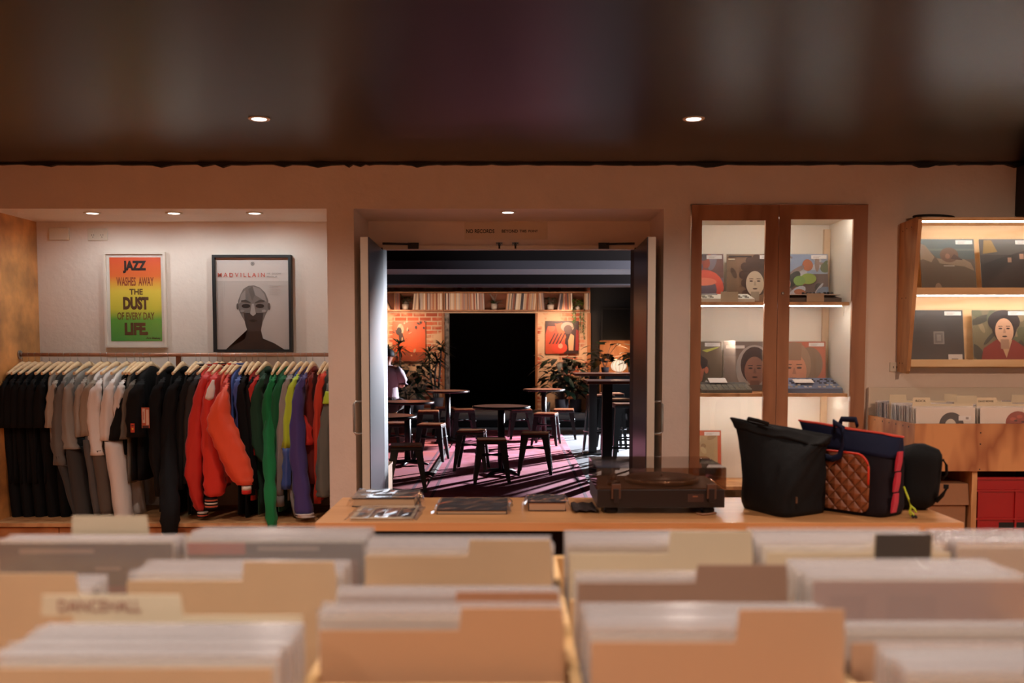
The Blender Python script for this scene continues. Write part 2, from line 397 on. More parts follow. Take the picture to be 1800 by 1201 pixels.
row('DUST', .25, .75, .375, .53, K3, .06); row('OF EVERY DAY', .13, .86, .255, .345, flat((120, 84, 40)), .02); row('LIFE.', .27, .73, .07, .22, K3, .06)
row('Art Blakey', .69, .97, .018, .05, K1, .02)
bx('glazing', clear('poster_glass', (.98, .98, .98), .0, .02), t, .014, w_-.014, .010, .0115, .014, h_-.014)

t, w_, h_ = pic_frame('framed_poster', 'black-framed grey poster of a bald head and dark shoulders', 372, 448, 513, 619, M_black, .017, .055, rot=(0, 0, 0))
G = lambda v: (v, int(v*.93), int(v*.88))
head = [(.33, .60), (.37, .66), (.44, .695), (.52, .70), (.60, .675), (.67, .62), (.71, .54), (.71, .44), (.67, .38), (.63, .30), (.60, .20), (.42, .20), (.39, .30), (.34, .37), (.30, .44), (.295, .53)]
sh = [(rect(0, 0, 1, 1), G(200)), (rect(0, .755, 1, 1), G(216)), (rect(0, .75, 1, .757), G(222)),
      ([(.12, 0), (.22, .06), (.38, .11), (.42, .22), (.60, .22), (.63, .12), (.78, .07), (.92, 0)], G(46)),
      (head, G(128)), ([(.37, .40), (.64, .40), (.62, .28), (.60, .20), (.42, .20), (.39, .28)], G(66)),
      ([(.50, .69), (.60, .665), (.66, .60), (.69, .52), (.60, .56), (.52, .60)], G(158)), ([(.31, .50), (.34, .60), (.40, .65), (.40, .55)], G(160)),
      ([(.44, .66), (.50, .69), (.53, .60), (.49, .53)], G(112)),
      (ell(.405, .475, .06, .022), G(52)), (ell(.595, .475, .06, .022), G(52)), ([(.34, .52), (.47, .505), (.47, .515), (.40, .545), (.34, .535)], G(84)),
      ([(.53, .505), (.66, .52), (.66, .535), (.60, .545), (.53, .515)], G(84)),
      ([(.485, .50), (.515, .50), (.54, .39), (.50, .365), (.46, .39)], G(176)), (ell(.50, .315, .055, .014), G(40)),
      (ell(.72, .47, .018, .04), G(96)), (ell(.29, .47, .014, .035), G(96)), (ell(.355, .42, .03, .016), G(150)), (ell(.65, .42, .03, .016), G(165)),
      (ell(.505, .935, .026, .020), G(120)), (ell(.505, .935, .017, .013), G(190)), (ell(.505, .935, .010, .008), G(120))]
for i in range(6): sh.append((rect(.73, .695-.02*i, .88-.03*(i % 2), .699-.02*i), G(180)))
for i in range(8): sh.append((rect(.115, .72-.022*i, .121, .728-.022*i), G(170)))
pw, ph = w_-.034, h_-.034
art('print', t, pw, ph, sh, (.017, .030, .017), rough=.35)
RI = flat((206, 92, 74))
text('M A D V I L L A I N', pw*.64, ph*.046, RI, t, (.017+pw*.03, .0235, .017+ph*.79), bold=.012)
GI = flat((150, 138, 128))
text('MF. DOOM', pw*.19, ph*.018, GI, t, (.017+pw*.70, .0235, .017+ph*.818)); text('MADLIB', pw*.14, ph*.018, GI, t, (.017+pw*.70, .0235, .017+ph*.785))
bx('glazing', clear('poster_glass', ()), t, .017, w_-.017, .012, .0135, .017, h_-.017)

# clothes rail
RY, RZ = 6.34, 1.362
t = thing('clothes_rail', 'copper-toned rail fixed to both alcove walls and holding every garment', 'clothes rail', (XL, RY, RZ))
M_cop = mat('copper_rail', (176, 128, 104), .35, .3)
bm = BM(); tube(bm, [(.002, 0, 0), (-1.106-XL, 0, 0)], .0125, 14); obj('rail', bm, M_cop, t)
for x in (.001, -1.112-XL):
    bm = BM(); tube(bm, [(x, 0, 0), (x+.008, 0, 0)], .028, 16); obj('flange', bm, M_steel, t)
xs = W(312, 640, RY)[0]-XL
bx('support_post', wood('reddish_post', (120, 72, 48), (140, 88, 60), .5), t, xs-.014, xs+.014, .012, .036, -RZ+.353, .0)
# ================================================================= CLOTHES
def fabric(c, rough=.85, bump=.6, sheen=.1):
    m = mat('fabric_%02x%02x%02x_%d' % (*c, int(rough*100)), c, rough, bump=min(1, bump*1.8), bscale=11, stretch=(1, 1, .3), spec=.25 if rough > .6 else .5)
    m.node_tree.nodes['Principled BSDF'].inputs['Sheen Weight'].default_value = sheen if max(c) > 50 else 0
    return m
def make_hanger():
    t = thing('wooden_hanger', 'pale wooden clothes hanger', 'hanger', (0, 0, 0))
    bm = BM(); rings = []
    for k in range(-8, 9):
        y = k/8*.215; z = -.066 - .055*abs(k/8)**1.6 + .008*(abs(k) == 8); hw = .006 + .010*(1-abs(k/8)); hh = .010 + .016*(1-abs(k/8))**2
        rings.append([(hw*math.cos(a), y, z+hh*math.sin(a)) for a in [2*PI*q/10 for q in range(10)]])
    loft(bm, rings); obj('shoulder_bar', bm, M_hang, t)
    bm = BM(); pts = [(0, .012*math.cos(a)*1.2, .002+.0145*math.sin(a)) for a in [PI*(-.25+1.25*q/10) for q in range(11)]][::-1]
    pts = [(0, 0, -.045), (0, 0, -.020), (0, -.010, -.012)] + [(0, .0145*math.cos(PI+PI*q/8*-1), .0005+.0145*math.sin(PI*q/8)) for q in range(9)]
    tube(bm, pts, .0014, 6); obj('hook', bm, M_steel, t)
    return t
hanger0 = make_hanger(); h_used = [False]
def body_rings(hem_z, half=.235, th=.018, top=-.085, seed=0, flare=0.0, n=28):
    r = random.Random(seed); ph = [r.uniform(0, 6.28) for _ in range(4)]
    zs = [(top+.010, .062, .55), (top-.004, .095, .75), (top-.030, .165, .9), (top-.052, .205, 1.0), (top-.085, half, 1.0)]
    N = 9; z1 = top-.085
    for k in range(1, N+1): zs.append((z1+(hem_z-z1)*k/N, half*(1+flare*k/N), 1.0+.25*math.sin(k*1.3+ph[0])))
    rings = []
    for z, a, b in zs:
        ring = []
        for q in range(n):
            t = 2*PI*q/n; c, s = math.cos(t), math.sin(t)
            y = a*(abs(s)**.8)*(1 if s > 0 else -1)
            x = th*b*(abs(c)**.7)*(1 if c > 0 else -1) + .006*math.sin(y*38+ph[1]+z*2.5)*min(1, (top-z)*6)
            ring.append((x, y, z))
        rings.append(ring)
    return rings
def sleeve_mesh(path, Y, root, n=16, dy=.0, fold=0.0055, seed=1):
    """path: (px, py, half width in px) at depth Y, in the garment's own frame"""
    r = random.Random(seed); bm = BM(); rings = []
    P = []
    for (a, b) in zip(path, path[1:]):
        a = (*a, Y)[:4]; b = (*b, Y)[:4]
        for k in range(4): t = k/4; P.append(tuple(a[i]+(b[i]-a[i])*t for i in range(4)))
    P.append((*path[-1], Y)[:4])
    m = len(P)
    for i, (px, py, hw, Yi) in enumerate(P):
        # rounder interpolation of the width
        x, y, z = W(px, py, Yi); rx = hw*Yi/1750; ry = max(.012, min(.055, rx*.95))
        f = fold*1.0*math.sin(i*1.9+r.random())
        rings.append([(x-root[0]+(rx+f)*math.cos(2*PI*k/n+.2) + fold*.7*min(1, rx/.02)*math.sin(3*2*PI*k/n+i*.45), y-root[1]-dy+ry*math.sin(2*PI*k/n+.2)+fold*.9*min(1, rx/.02)*math.sin(4*2*PI*k/n-i*.35+seed), z-root[2]) for k in range(n)])
    loft(bm, rings); return bm
def knit_band(o0, x0, x1, y0, y1, z0, z1, cols, parent, name, tilt=0):
    k = len(cols); bm = BM(); ms = [fabric(c, .9, .2) for c in cols]
    for i in range(k):
        za, zb = z0+(z1-z0)*i/k, z0+(z1-z0)*(i+1)/k
        cx, cy, rx, ry = (x0+x1)/2, (y0+y1)/2, (x1-x0)/2, (y1-y0)/2
        loft(bm, [[(cx+rx*math.cos(2*PI*q/14)+tilt*(z-z0), cy+ry*math.sin(2*PI*q/14), z) for q in range(14)] for z in (za, zb)], mi=i)
    return obj(name, bm, None, parent, mats=ms)
BLK, CHA, GRY, TAN, WHT = (13, 11, 11), (62, 58, 55), (146, 138, 128), (168, 154, 138), (224, 214, 206)
RED, ORG, NAV, GRN, DGR, LIM, PUR, MAR, BLU = (206, 42, 30), (222, 76, 44), (40, 44, 84), (24, 112, 60), (30, 62, 42), (176, 196, 44), (58, 46, 108), (120, 40, 34), (62, 84, 150)
ORD = ['first', 'second', 'third', 'fourth', 'fifth', 'sixth', 'seventh', 'eighth', 'ninth', 'tenth', 'eleventh', 'twelfth']
garments = []
def garment(hx, kind, col, label, cat, hem=830, sleeve=None, rough=.85, collar=None, cuff=None, half=.225, th=.017, Ys=6.09, extra=None, sname='sleeve', scol=None, yaw=0):
    x = W(hx, 640, RY)[0]; root = (x, RY, RZ)
    lab_h = ' '.join(('wooden hanger holding the ' + label.split(',')[0]).split()[:16])
    if not h_used[0]: h = hanger0; h_used[0] = True; h.location = root; h['label'] = lab_h; h['group'] = 'hangers on the rail'
    else: h = dup(hanger0, root, None, lab_h, 'hangers on the rail')
    h.rotation_euler = (0, 0, R.uniform(-.08, .05))
    nm = {'tee': 'tshirt', 'long': 'sweatshirt', 'hoodie': 'hoodie', 'jacket': 'bomber_jacket', 'track': 'track_jacket', 'pants': 'track_pants'}[kind]
    t = thing(nm, label, cat, root, group='garments on the clothes rail')
    fm = fabric(col, rough); sm = fabric(scol or col, rough)
    hz = W(hx, hem, 6.12)[2]-RZ
    bm = BM(); loft(bm, body_rings(hz, half, th, seed=hx), cap=True); obj('body', bm, fm, t)
    sx = 900+(hx-900)*RY/6.12
    if sleeve is None:
        sleeve = [(sx, 672, 4), (sx-3, 684, 8), (sx-5, 710, 9), (sx-6, 752, 10)] if kind == 'tee' else [(sx, 671, 4), (sx-3, 684, 8), (sx-6, 730, 10), (sx-7, 790, 9), (sx-4, 838, 7)]
    p0 = sleeve[0]; sleeve = [(p0[0]+5, p0[1]-9, 1.2, Ys+.07), (p0[0]+2.5, p0[1]-4, p0[2]*.7, Ys+.03)]+sleeve[:-1]+[sleeve[-1]]
    o = obj('sleeve', sleeve_mesh(sleeve, Ys, root, seed=hx), sm, t)
    if rough < .6: o.name = 'sleeve'
    # far sleeve, on the wall side
    bm = BM(); L = .26 if kind == 'tee' else .56
    tube(bm, [(0, half-.05, -.15), (.004, half-.03, -.19), (.004, half-.02, -.15-L)], [.02, .034, .030], 10, sx=.8); obj('sleeve', bm, sm, t)
    bm = BM()
    if collar:
        knit_band(None, -.016, .016, -.075, .075, -.088, -.052, collar, t, 'collar')
    elif kind in ('hoodie', 'track'):
        rings = []
        for z, a, b in ((-.115, .11, .022), (-.095, .10, .027), (-.078, .08, .022), (-.070, .05, .012)):
            rings.append([(b*math.cos(2*PI*q/14), a*math.sin(2*PI*q/14), z) for q in range(14)])
        loft(bm, rings); obj('hood' if kind == 'hoodie' else 'collar', bm, fm, t)
    else:
        rings = [[((.013+d)*math.cos(2*PI*q/14), (.070+d)*math.sin(2*PI*q/14), z) for q in range(14)] for z, d in ((-.082, .0), (-.074, .003), (-.068, 0))]
        loft(bm, rings, cap=False); obj('neckband', bm, sm, t)
    if cuff:
        px, py, hw, hgt, cols = cuff
        a = W(px-hw, py+hgt, Ys-.01); b = W(px+hw, py, Ys-.01)
        knit_band(None, a[0]-root[0], b[0]-root[0], Ys-.045-RY, Ys+.035-RY, a[2]-root[2], b[2]-root[2], cols, t, 'cuff')
    if extra: extra(t, root, fm)
    garments.append(t); return t
def pants(px, py0, py1, w0, w1, col, label, dx=0, Y=6.14, kind='track_pants', depth=.09):
    root = W(px, py0, Y); t = thing(kind, label, 'trousers', root, group='trousers on the clothes rail')
    fm = fabric(col)
    def leg(x0, y, seed):
        r = random.Random(seed); bm = BM(); rings = []
        H = root[2]-W(px, py1, Y)[2]
        for k in range(13):
            q = k/12; hw = (w0+(w1-w0)*q)/2*Y/1750; cxx = x0+dx*Y/1750*q
            rings.append([(cxx+(hw+.004*math.sin(3*a+k))*math.cos(a), y+depth*math.sin(a)*(1-.3*q), -H*q) for a in [2*PI*j/14 for j in range(14)]])
        loft(bm, rings); return obj('leg', bm, fm, t)
    leg(0, 0, px); leg(.012, .18, px+1)
    bm = BM(); rings = [[(w0/2*Y/1750*.9*math.cos(a), .09+.16*math.sin(a), z) for a in [2*PI*j/16 for j in range(16)]] for z in (.05, .0, -.04)]
    loft(bm, rings); obj('waistband', bm, fm, t)
    return t
# --- black group at the left
for i, hx in enumerate((40, 51, 62, 74, 87, 103)):
    garment(hx, 'tee', BLK, 'plain black T-shirt, %s garment from the left end of the rail' % ORD[i], 't-shirt', hem=850)
for i, (px, w_) in enumerate(((22, 26), (42, 26), (63, 26), (86, 28), (108, 26))):
    pants(px, 745, 917, w_*.9, w_*.8, BLK, 'black trousers under the black T-shirts, %s pair from the left' % ORD[i], dx=8, Y=6.20)
# --- greys
garment(113, 'tee', TAN, 'short-sleeved beige T-shirt, next to the last of the black T-shirts', 't-shirt', hem=780, sleeve=[(96, 674, 4), (92, 684, 7), (89, 715, 8), (87, 752, 7)])
garment(125, 'long', CHA, 'dark grey marl sweatshirt with a crumpled cuff at its sleeve end', 'sweatshirt', hem=770, scol=(104, 98, 92), sleeve=[(112, 672, 4), (108, 684, 8), (103, 730, 10), (102, 780, 11), (106, 817, 11), (116, 819, 6)])
pants(112, 800, 905, 20, 14, CHA, 'charcoal sweatpants with shiny creases hanging under the dark grey marl sweatshirt', dx=24)
garment(137, 'long', GRY, 'mid-grey sweatshirt with a flared open cuff', 'sweatshirt', hem=780, sleeve=[(126, 672, 4), (121, 684, 9), (119, 730, 10), (122, 770, 12), (127, 789, 14)])
pants(132, 785, 912, 26, 34, CHA, 'wide dark grey sweatpants bunched on the bench', dx=12)
garment(157, 'tee', GRY, 'grey T-shirt with a black lining, between two grey sweatshirts', 't-shirt', hem=770, scol=(160, 150, 138), sleeve=[(147, 672, 4), (143, 682, 8), (139, 700, 8), (138, 768, 7)])
pants(160, 772, 905, 20, 16, (88, 82, 78), 'slim grey sweatpants with a thin pale side seam', dx=12)
garment(178, 'tee', TAN, 'beige T-shirt with a broad boxy sleeve, left of the white long-sleeved shirt', 't-shirt', hem=775, scol=(150, 134, 116), sleeve=[(162, 674, 5), (156, 684, 9), (151, 715, 10), (150, 766, 9)])
pants(178, 790, 903, 26, 22, (92, 80, 70), 'brownish grey sweatpants right of the slim grey pair', dx=8)
# --- whites
garment(189, 'long', WHT, 'white long-sleeved shirt with the widest sleeve, reaching halfway down', 'long-sleeved shirt', hem=800, sleeve=[(174, 674, 5), (168, 688, 11), (165, 730, 12), (167, 770, 12), (171, 800, 12)])
garment(205, 'long', WHT, 'white long-sleeved shirt behind the widest white sleeve, left of the white sweatpants', 'long-sleeved shirt', hem=790, sleeve=[(197, 672, 4), (192, 686, 10), (188, 730, 11), (186, 774, 10)])
pants(202, 775, 912, 34, 32, WHT, 'white sweatpants hanging below the white shirts, hem crumpled on the bench', dx=14)
garment(223, 'tee', WHT, 'white T-shirt whose sleeve shows black cloth behind it', 't-shirt', hem=776, scol=WHT, sleeve=[(214, 674, 4), (212, 684, 8), (208, 710, 7), (204, 735, 4)])
garment(237, 'tee', BLK, 'black T-shirt with a wedge-shaped sleeve, between the white T-shirt and grey one', 't-shirt', hem=800, sleeve=[(214, 700, 3), (209, 730, 8), (203, 774, 13)])
garment(246, 'tee', (104, 96, 86), 'washed grey T-shirt, left of the printed black T-shirt', 't-shirt', hem=850, sleeve=[(232, 676, 5), (226, 690, 8), (222, 740, 8), (216, 772, 8)])
def printed(t, root, fm):
    a = W(253, 752, 6.02); b = W(266, 716, 6.02)
    x0, z0, x1, z1 = a[0]-root[0], a[2]-root[2], b[0]-root[0], b[2]-root[2]
    art('chest_print', t, x1-x0, z1-z0, [(rect(0, 0, 1, 1), (176, 84, 54)), (rect(.12, .25, .45, .95), (200, 168, 150)), (rect(.58, .15, .92, .9), (206, 170, 148)), (rect(.1, 0, .9, .12), (60, 30, 26)), (rect(.22, .4, .3, .8), (150, 70, 50))], (x0, 5.985-RY, z0), rough=.8)
garment(265, 'tee', BLK, 'black T-shirt turned outward with a pale rust-red print on its chest', 't-shirt', hem=845, half=.225, th=.03, sleeve=[(246, 676, 8), (240, 690, 14), (238, 730, 16), (240, 768, 16)], Ys=6.07, extra=printed)
def small_print(t, root, fm):
    a = W(232, 760, 6.02); x0, z0 = a[0]-root[0], a[2]-root[2]
    art('sleeve_print', t, .024, .055, [(rect(0, 0, 1, 1), (190, 66, 40)), (rect(.3, .3, .7, .5), (230, 170, 60)), (rect(.2, .7, .8, .8), (40, 24, 24))], (x0, 6.0-RY, z0), rough=.8)
garment(253, 'tee', (20, 17, 17), 'black T-shirt with a small orange print low on its sleeve', 't-shirt', hem=845, sleeve=[(240, 682, 3), (236, 700, 6), (233, 730, 7), (232, 765, 7)], extra=small_print, Ys=6.11)
# --- dark hoodies
garment(296, 'hoodie', (17, 14, 14), 'black hooded sweatshirt, first of the dark group right of the printed T-shirts', 'hoodie', hem=900, sleeve=[(284, 672, 5), (277, 684, 10), (272, 730, 12), (274, 800, 11), (284, 872, 10)])
def dangling(t, root, fm):
    o = obj('dangling_sleeve', sleeve_mesh([(300, 720, 4, 6.09), (298, 800, 13, 6.05), (297, 850, 17, 5.98), (300, 900, 18, 5.90), (298, 930, 14, 5.88), (297, 953, 5, 5.88)], 5.90, root), fm, t)
garment(321, 'hoodie', (13, 11, 12), 'long black jacket whose hem droops over the bench edge', 'jacket', hem=905, sleeve=[(312, 670, 5), (304, 684, 11), (297, 740, 14), (294, 820, 14), (296, 880, 13)], extra=dangling)
garment(345, 'hoodie', (24, 21, 20), 'charcoal hooded jacket, left of the striped-collar black jacket', 'jacket', hem=905, sleeve=[(333, 668, 5), (328, 680, 8), (322, 710, 9), (318, 800, 10), (316, 860, 9)])
garment(353, 'jacket', (20, 17, 17), 'black bomber jacket with a white-striped knit collar', 'jacket', hem=905, collar=[(36, 30, 30), (210, 196, 184), (36, 30, 30), (210, 196, 184)], rough=.6, sleeve=[(346, 666, 5), (340, 680, 9), (334, 730, 11), (330, 800, 11), (328, 850, 9)])
SAT = .42
garment(368, 'jacket', RED, 'red satin bomber jacket, leftmost of the red ones, pointed at its elbow', 'jacket', hem=860, rough=SAT, collar=[RED, (226, 210, 198), RED, (226, 210, 198)], scol=(196, 36, 28),
        sleeve=[(361, 662, 6), (355, 680, 10), (350, 720, 13), (344, 780, 17), (340, 835, 16), (347, 880, 10), (352, 898, 6)], Ys=6.05, cuff=(356, 900, 9, 9, [(24, 20, 22), (206, 90, 60), (24, 20, 22), (206, 190, 170)]))
def wpanel(t, root, fm):
    bm = sleeve_mesh([(375, 668, 2), (371, 684, 7), (368, 700, 8), (366, 707, 2)], 5.99, root, fold=.0008); obj('white_panel', bm, fabric(WHT, SAT), t)
garment(382, 'jacket', RED, 'red bomber jacket with a white shoulder patch and black striped cuff', 'jacket', hem=870, rough=SAT, collar=[RED, (226, 210, 198), RED, (226, 210, 198), RED], extra=wpanel,
        sleeve=[(376, 664, 6), (369, 684, 9), (367, 720, 12), (370, 780, 15), (376, 830, 19), (378, 858, 20), (376, 872, 14)], Ys=6.01, cuff=(371, 875, 11, 19, [(26, 22, 24), (196, 90, 62), (26, 22, 24), (220, 204, 186), (26, 22, 24), (196, 90, 62), (26, 22, 24)]))
garment(391, 'jacket', (214, 60, 40), 'red jacket with a black and cream striped standing collar', 'jacket', hem=860, rough=SAT, collar=[(30, 24, 26), (220, 204, 186), (30, 24, 26), (206, 90, 60), (30, 24, 26)])
garment(406, 'jacket', ORG, 'big orange-red satin bomber jacket with a puffed sleeve swung forward', 'jacket', hem=850, rough=SAT, collar=[ORG, (226, 206, 190), ORG],
        sleeve=[(396, 682, 4), (390, 704, 14), (386, 730, 19), (391, 755, 27), (403, 785, 27), (416, 815, 25), (425, 840, 20), (430, 852, 14)], Ys=5.93, cuff=(433, 854, 8, 14, [(196, 40, 34), (222, 208, 194)]))
garment(414, 'jacket', (206, 62, 46), 'light red jacket with a striped collar, right of the big orange-red jacket', 'jacket', hem=850, rough=SAT, collar=[(206, 62, 46), (226, 206, 190), (206, 62, 46), (226, 206, 190)])
garment(423, 'jacket', BLU, 'blue jacket with a pale striped collar', 'jacket', hem=840, rough=.5, collar=[BLU, (210, 200, 200), BLU], sleeve=[(418, 668, 4), (416, 682, 6), (417, 700, 5), (420, 740, 5), (424, 800, 6)])
garment(434, 'hoodie', (19, 15, 15), 'black sweatshirt right of the blue jacket', 'sweatshirt', hem=905, sleeve=[(428, 668, 4), (424, 684, 8), (428, 740, 10), (436, 820, 10), (440, 870, 9)])
garment(444, 'hoodie', (14, 12, 12), 'thin black top pressed against the small red one', 'top', hem=910, sleeve=[(440, 672, 3), (436, 684, 5), (440, 740, 8), (446, 860, 8)])
garment(454, 'long', (184, 50, 42), 'red sweatshirt mostly hidden behind the dark green hoodie', 'sweatshirt', hem=880, sleeve=[(450, 668, 4), (444, 680, 6), (442, 692, 5), (446, 760, 5), (450, 800, 5)])
garment(468, 'hoodie', DGR, 'very dark green hooded sweatshirt with a wide sleeve', 'hoodie', hem=905, sleeve=[(461, 666, 5), (454, 682, 9), (450, 720, 10), (453, 780, 12), (460, 800, 12), (466, 812, 8)])
def green_drop(t, root, fm):
    obj('trailing_hem', sleeve_mesh([(476, 700, 4, 6.1), (473, 760, 9, 6.06), (474, 830, 11, 6.0), (476, 890, 11, 5.93), (479, 930, 8, 5.91)], 6.0, root), fm, t)
garment(489, 'hoodie', GRN, 'bright green hooded jacket, its hem trailing below the bench edge', 'hoodie', hem=905, extra=green_drop, sleeve=[(480, 668, 4), (475, 682, 8), (471, 705, 9), (473, 780, 9), (477, 880, 8)])
garment(503, 'hoodie', (26, 92, 54), 'green hooded sweatshirt, right of the bright green jacket', 'hoodie', hem=900, sleeve=[(497, 666, 5), (490, 682, 9), (486, 710, 9), (484, 790, 9), (484, 880, 8)])
garment(516, 'long', (142, 132, 126), 'light grey sweatshirt with a ribbed cuff, left of the lime sleeve', 'sweatshirt', hem=880, cuff=(491, 872, 8, 18, [(128, 118, 112)]), sleeve=[(508, 666, 5), (502, 680, 7), (497, 740, 8), (492, 810, 9), (490, 874, 8)], Ys=6.07)
def lime_low(t, root, fm):
    obj('lower_sleeve', sleeve_mesh([(506, 787, 9), (506, 820, 8), (502, 860, 7)], 6.05, root), fabric(BLU, .5), t)
garment(529, 'track', BLU, 'track jacket with a lime-yellow upper sleeve over a blue lower one', 'track jacket', hem=860, rough=.5, scol=LIM, extra=lime_low, sleeve=[(519, 667, 5), (513, 682, 8), (509, 720, 8), (505, 788, 9)], Ys=6.05)
def pur_trim(t, root, fm):
    obj('cuff', sleeve_mesh([(535, 902, 16), (537, 909, 15)], 5.985, root), fabric((196, 186, 180), .5), t)
    obj('red_panel', sleeve_mesh([(534, 730, 2), (540, 752, 7), (541, 782, 9)], 6.06, root), fabric(RED, .5), t)
garment(539, 'track', PUR, 'purple track jacket with a long sleeve ending in a white cuff', 'track jacket', hem=860, rough=.5, extra=pur_trim, sleeve=[(534, 664, 5), (526, 682, 9), (523, 730, 11), (524, 800, 14), (530, 860, 16), (535, 905, 16)], Ys=6.0)
pants(508, 820, 905, 10, 12, (150, 140, 134), 'grey trousers showing between the grey and purple sleeves', dx=14)
garment(550, 'hoodie', MAR, 'maroon hooded sweatshirt behind the purple track jacket', 'hoodie', hem=880, sleeve=[(546, 664, 4), (543, 690, 7), (545, 760, 8), (548, 850, 7)])
garment(571, 'hoodie', (206, 66, 44), 'orange-red hooded sweatshirt near the right end of the rail', 'hoodie', hem=880, sleeve=[(567, 662, 5), (561, 682, 8), (558, 740, 7), (556, 820, 6), (558, 885, 6)])
def lime_sh(t, root, fm):
    obj('lime_panel', sleeve_mesh([(577, 688, 5), (576, 700, 7), (575, 710, 8)], 6.025, root, fold=.001), fabric(LIM, .5), t)
garment(580, 'track', (92, 92, 84), 'grey-green track jacket with a lime shoulder patch, last on the rail', 'track jacket', hem=870, rough=.55, extra=lime_sh, sleeve=[(578, 676, 4), (576, 710, 8), (572, 760, 11), (569, 820, 13), (569, 860, 14), (569, 873, 12)], Ys=6.04)
# ================================================================= DISPLAY CABINET
t = thing('display_cabinet', 'built-in plywood cabinet with two glazed doors and lit shelves', 'cabinet', (CX0, YW, CZ0))
cw, ch = CX1-CX0, CZ1-CZ0
M_cabin = mat('cabinet_lining', (226, 214, 196), .7)
bm = BM(); box(bm, .005, cw-.005, .455, .47, 0, ch-.005); box(bm, .004, .02, .02, .455, 0, ch-.005); box(bm, cw-.085, cw-.045, .02, .455, 0, ch-.005); box(bm, .02, cw-.085, .02, .455, 0, .015)
box(bm, .02, cw-.085, .02, .455, ch-.07, ch-.055); obj('lining', bm, M_cabin, t)
bx('batten', wood('pale_batten', (206, 176, 140), (220, 190, 156)), t, cw-.125, cw-.086, .425, .454, .015, ch-.1)
zsh = [W(1300, 531, 6.02)[2]-CZ0, W(1300, 692, 6.02)[2]-CZ0, W(1300, 856, 6.02)[2]-CZ0]
for z in zsh:
    s = bx('shelf', M_ply, t, .021, cw-.086, .045, .454, z-.020, z)
for z in (zsh[0]-.021, ch-.101, zsh[1]-.021):
    bx('led_strip', M_led, t, .05, cw-.13, .05 if z == zsh[0]-.021 else .030 if z > 1.5 else .20, .058 if z == zsh[0]-.021 else .038 if z > 1.5 else .208, (z if z < 1.5 else z+.028)-.005, z if z < 1.5 else z+.028)
mid = W(1366, 500, YW)[0]-CX0
x_in = [(W(1232, 500, YW)[0]-CX0, W(1343, 500, YW)[0]-CX0), (W(1387, 500, YW)[0]-CX0, W(1497, 500, YW)[0]-CX0)]
for (a, b_), (xa, xb), zt in (((0.006, mid-.0015), x_in[0], 388), ((mid+.0015, cw-.006), x_in[1], 386)):
    z1 = W(1300, zt, YW)[2]-CZ0
    bm = BM(); box(bm, a, xa, -.018, .006, .008, ch-.006); box(bm, xb, b_, -.018, .006, .008, ch-.006); box(bm, xa, xb, -.018, .006, z1, ch-.006); box(bm, xa, xb, -.018, .006, .008, .10)
    d = obj('glazed_door', bm, M_plyc, t); bx('pane', M_glass, d, xa, xb, -.008, -.004, .10, z1)
    if a > .1:
        bm = BM(); lathe(bm, [(.009, 0), (.009, .003), (.004, .004)], 16); obj('lock', bm, M_steel, d, loc=(mid+.03, -.018, W(1375, 516, YW)[2]-CZ0), rot=(PI/2, 0, 0))
bm = BM(); tube(bm, [(cw-.13, .055, zsh[0]-.025), (cw-.11, .07, zsh[0]-.035), (cw-.10, .10, zsh[0]-.07), (cw-.087, .14, zsh[0]-.08)], .002, 6); obj('cable', bm, M_cream, t)

# covers ----------------------------------------------------
def face(cx, cy, s, skin, hair, dark, hood=None):
    out = []
    if hood: out.append((ell(cx, cy+.02*s, .40*s, .52*s), hood))
    out += [(ell(cx, cy+.10*s, .30*s, .40*s), hair), (ell(cx, cy-.02*s, .22*s, .31*s), skin), (rect(cx-.10*s, cy-.45*s, cx+.10*s, cy-.22*s), tuple(int(v*.8) for v in skin))]
    for q in (-1, 1):
        out.append((ell(cx+q*.09*s, cy+.04*s, .045*s, .018*s), dark)); out.append((rect(cx+q*.09*s-.05*s, cy+.09*s, cx+q*.09*s+.05*s, cy+.105*s), dark))
    out += [([(cx-.01*s, cy+.04*s), (cx+.012*s, cy+.04*s), (cx+.035*s, cy-.07*s), (cx-.035*s, cy-.07*s)], tuple(int(v*.84) for v in skin)), (ell(cx, cy-.15*s, .06*s, .018*s), dark)]
    return out
def blobs(seed, cols, n=16, r0=.05, r1=.22):
    r = random.Random(seed); o = []
    for i in range(n):
        cx, cy, a = r.random(), r.random(), r.random()*PI; rx, ry = r.uniform(r0, r1), r.uniform(r0*.4, r1*.6)
        o.append(([(cx+x*math.cos(a)-y*math.sin(a), cy+x*math.sin(a)+y*math.cos(a)) for x, y in ell(0, 0, rx, ry, 14)], r.choice(cols)))
    return o
FULL = rect(0, 0, 1, 1)
TAGS = [(rect(.66, .90, .97, .975), (226, 218, 210)), (rect(.70, .92, .82, .93), (170, 160, 156)), (rect(.70, .945, .85, .952), (170, 160, 156))]
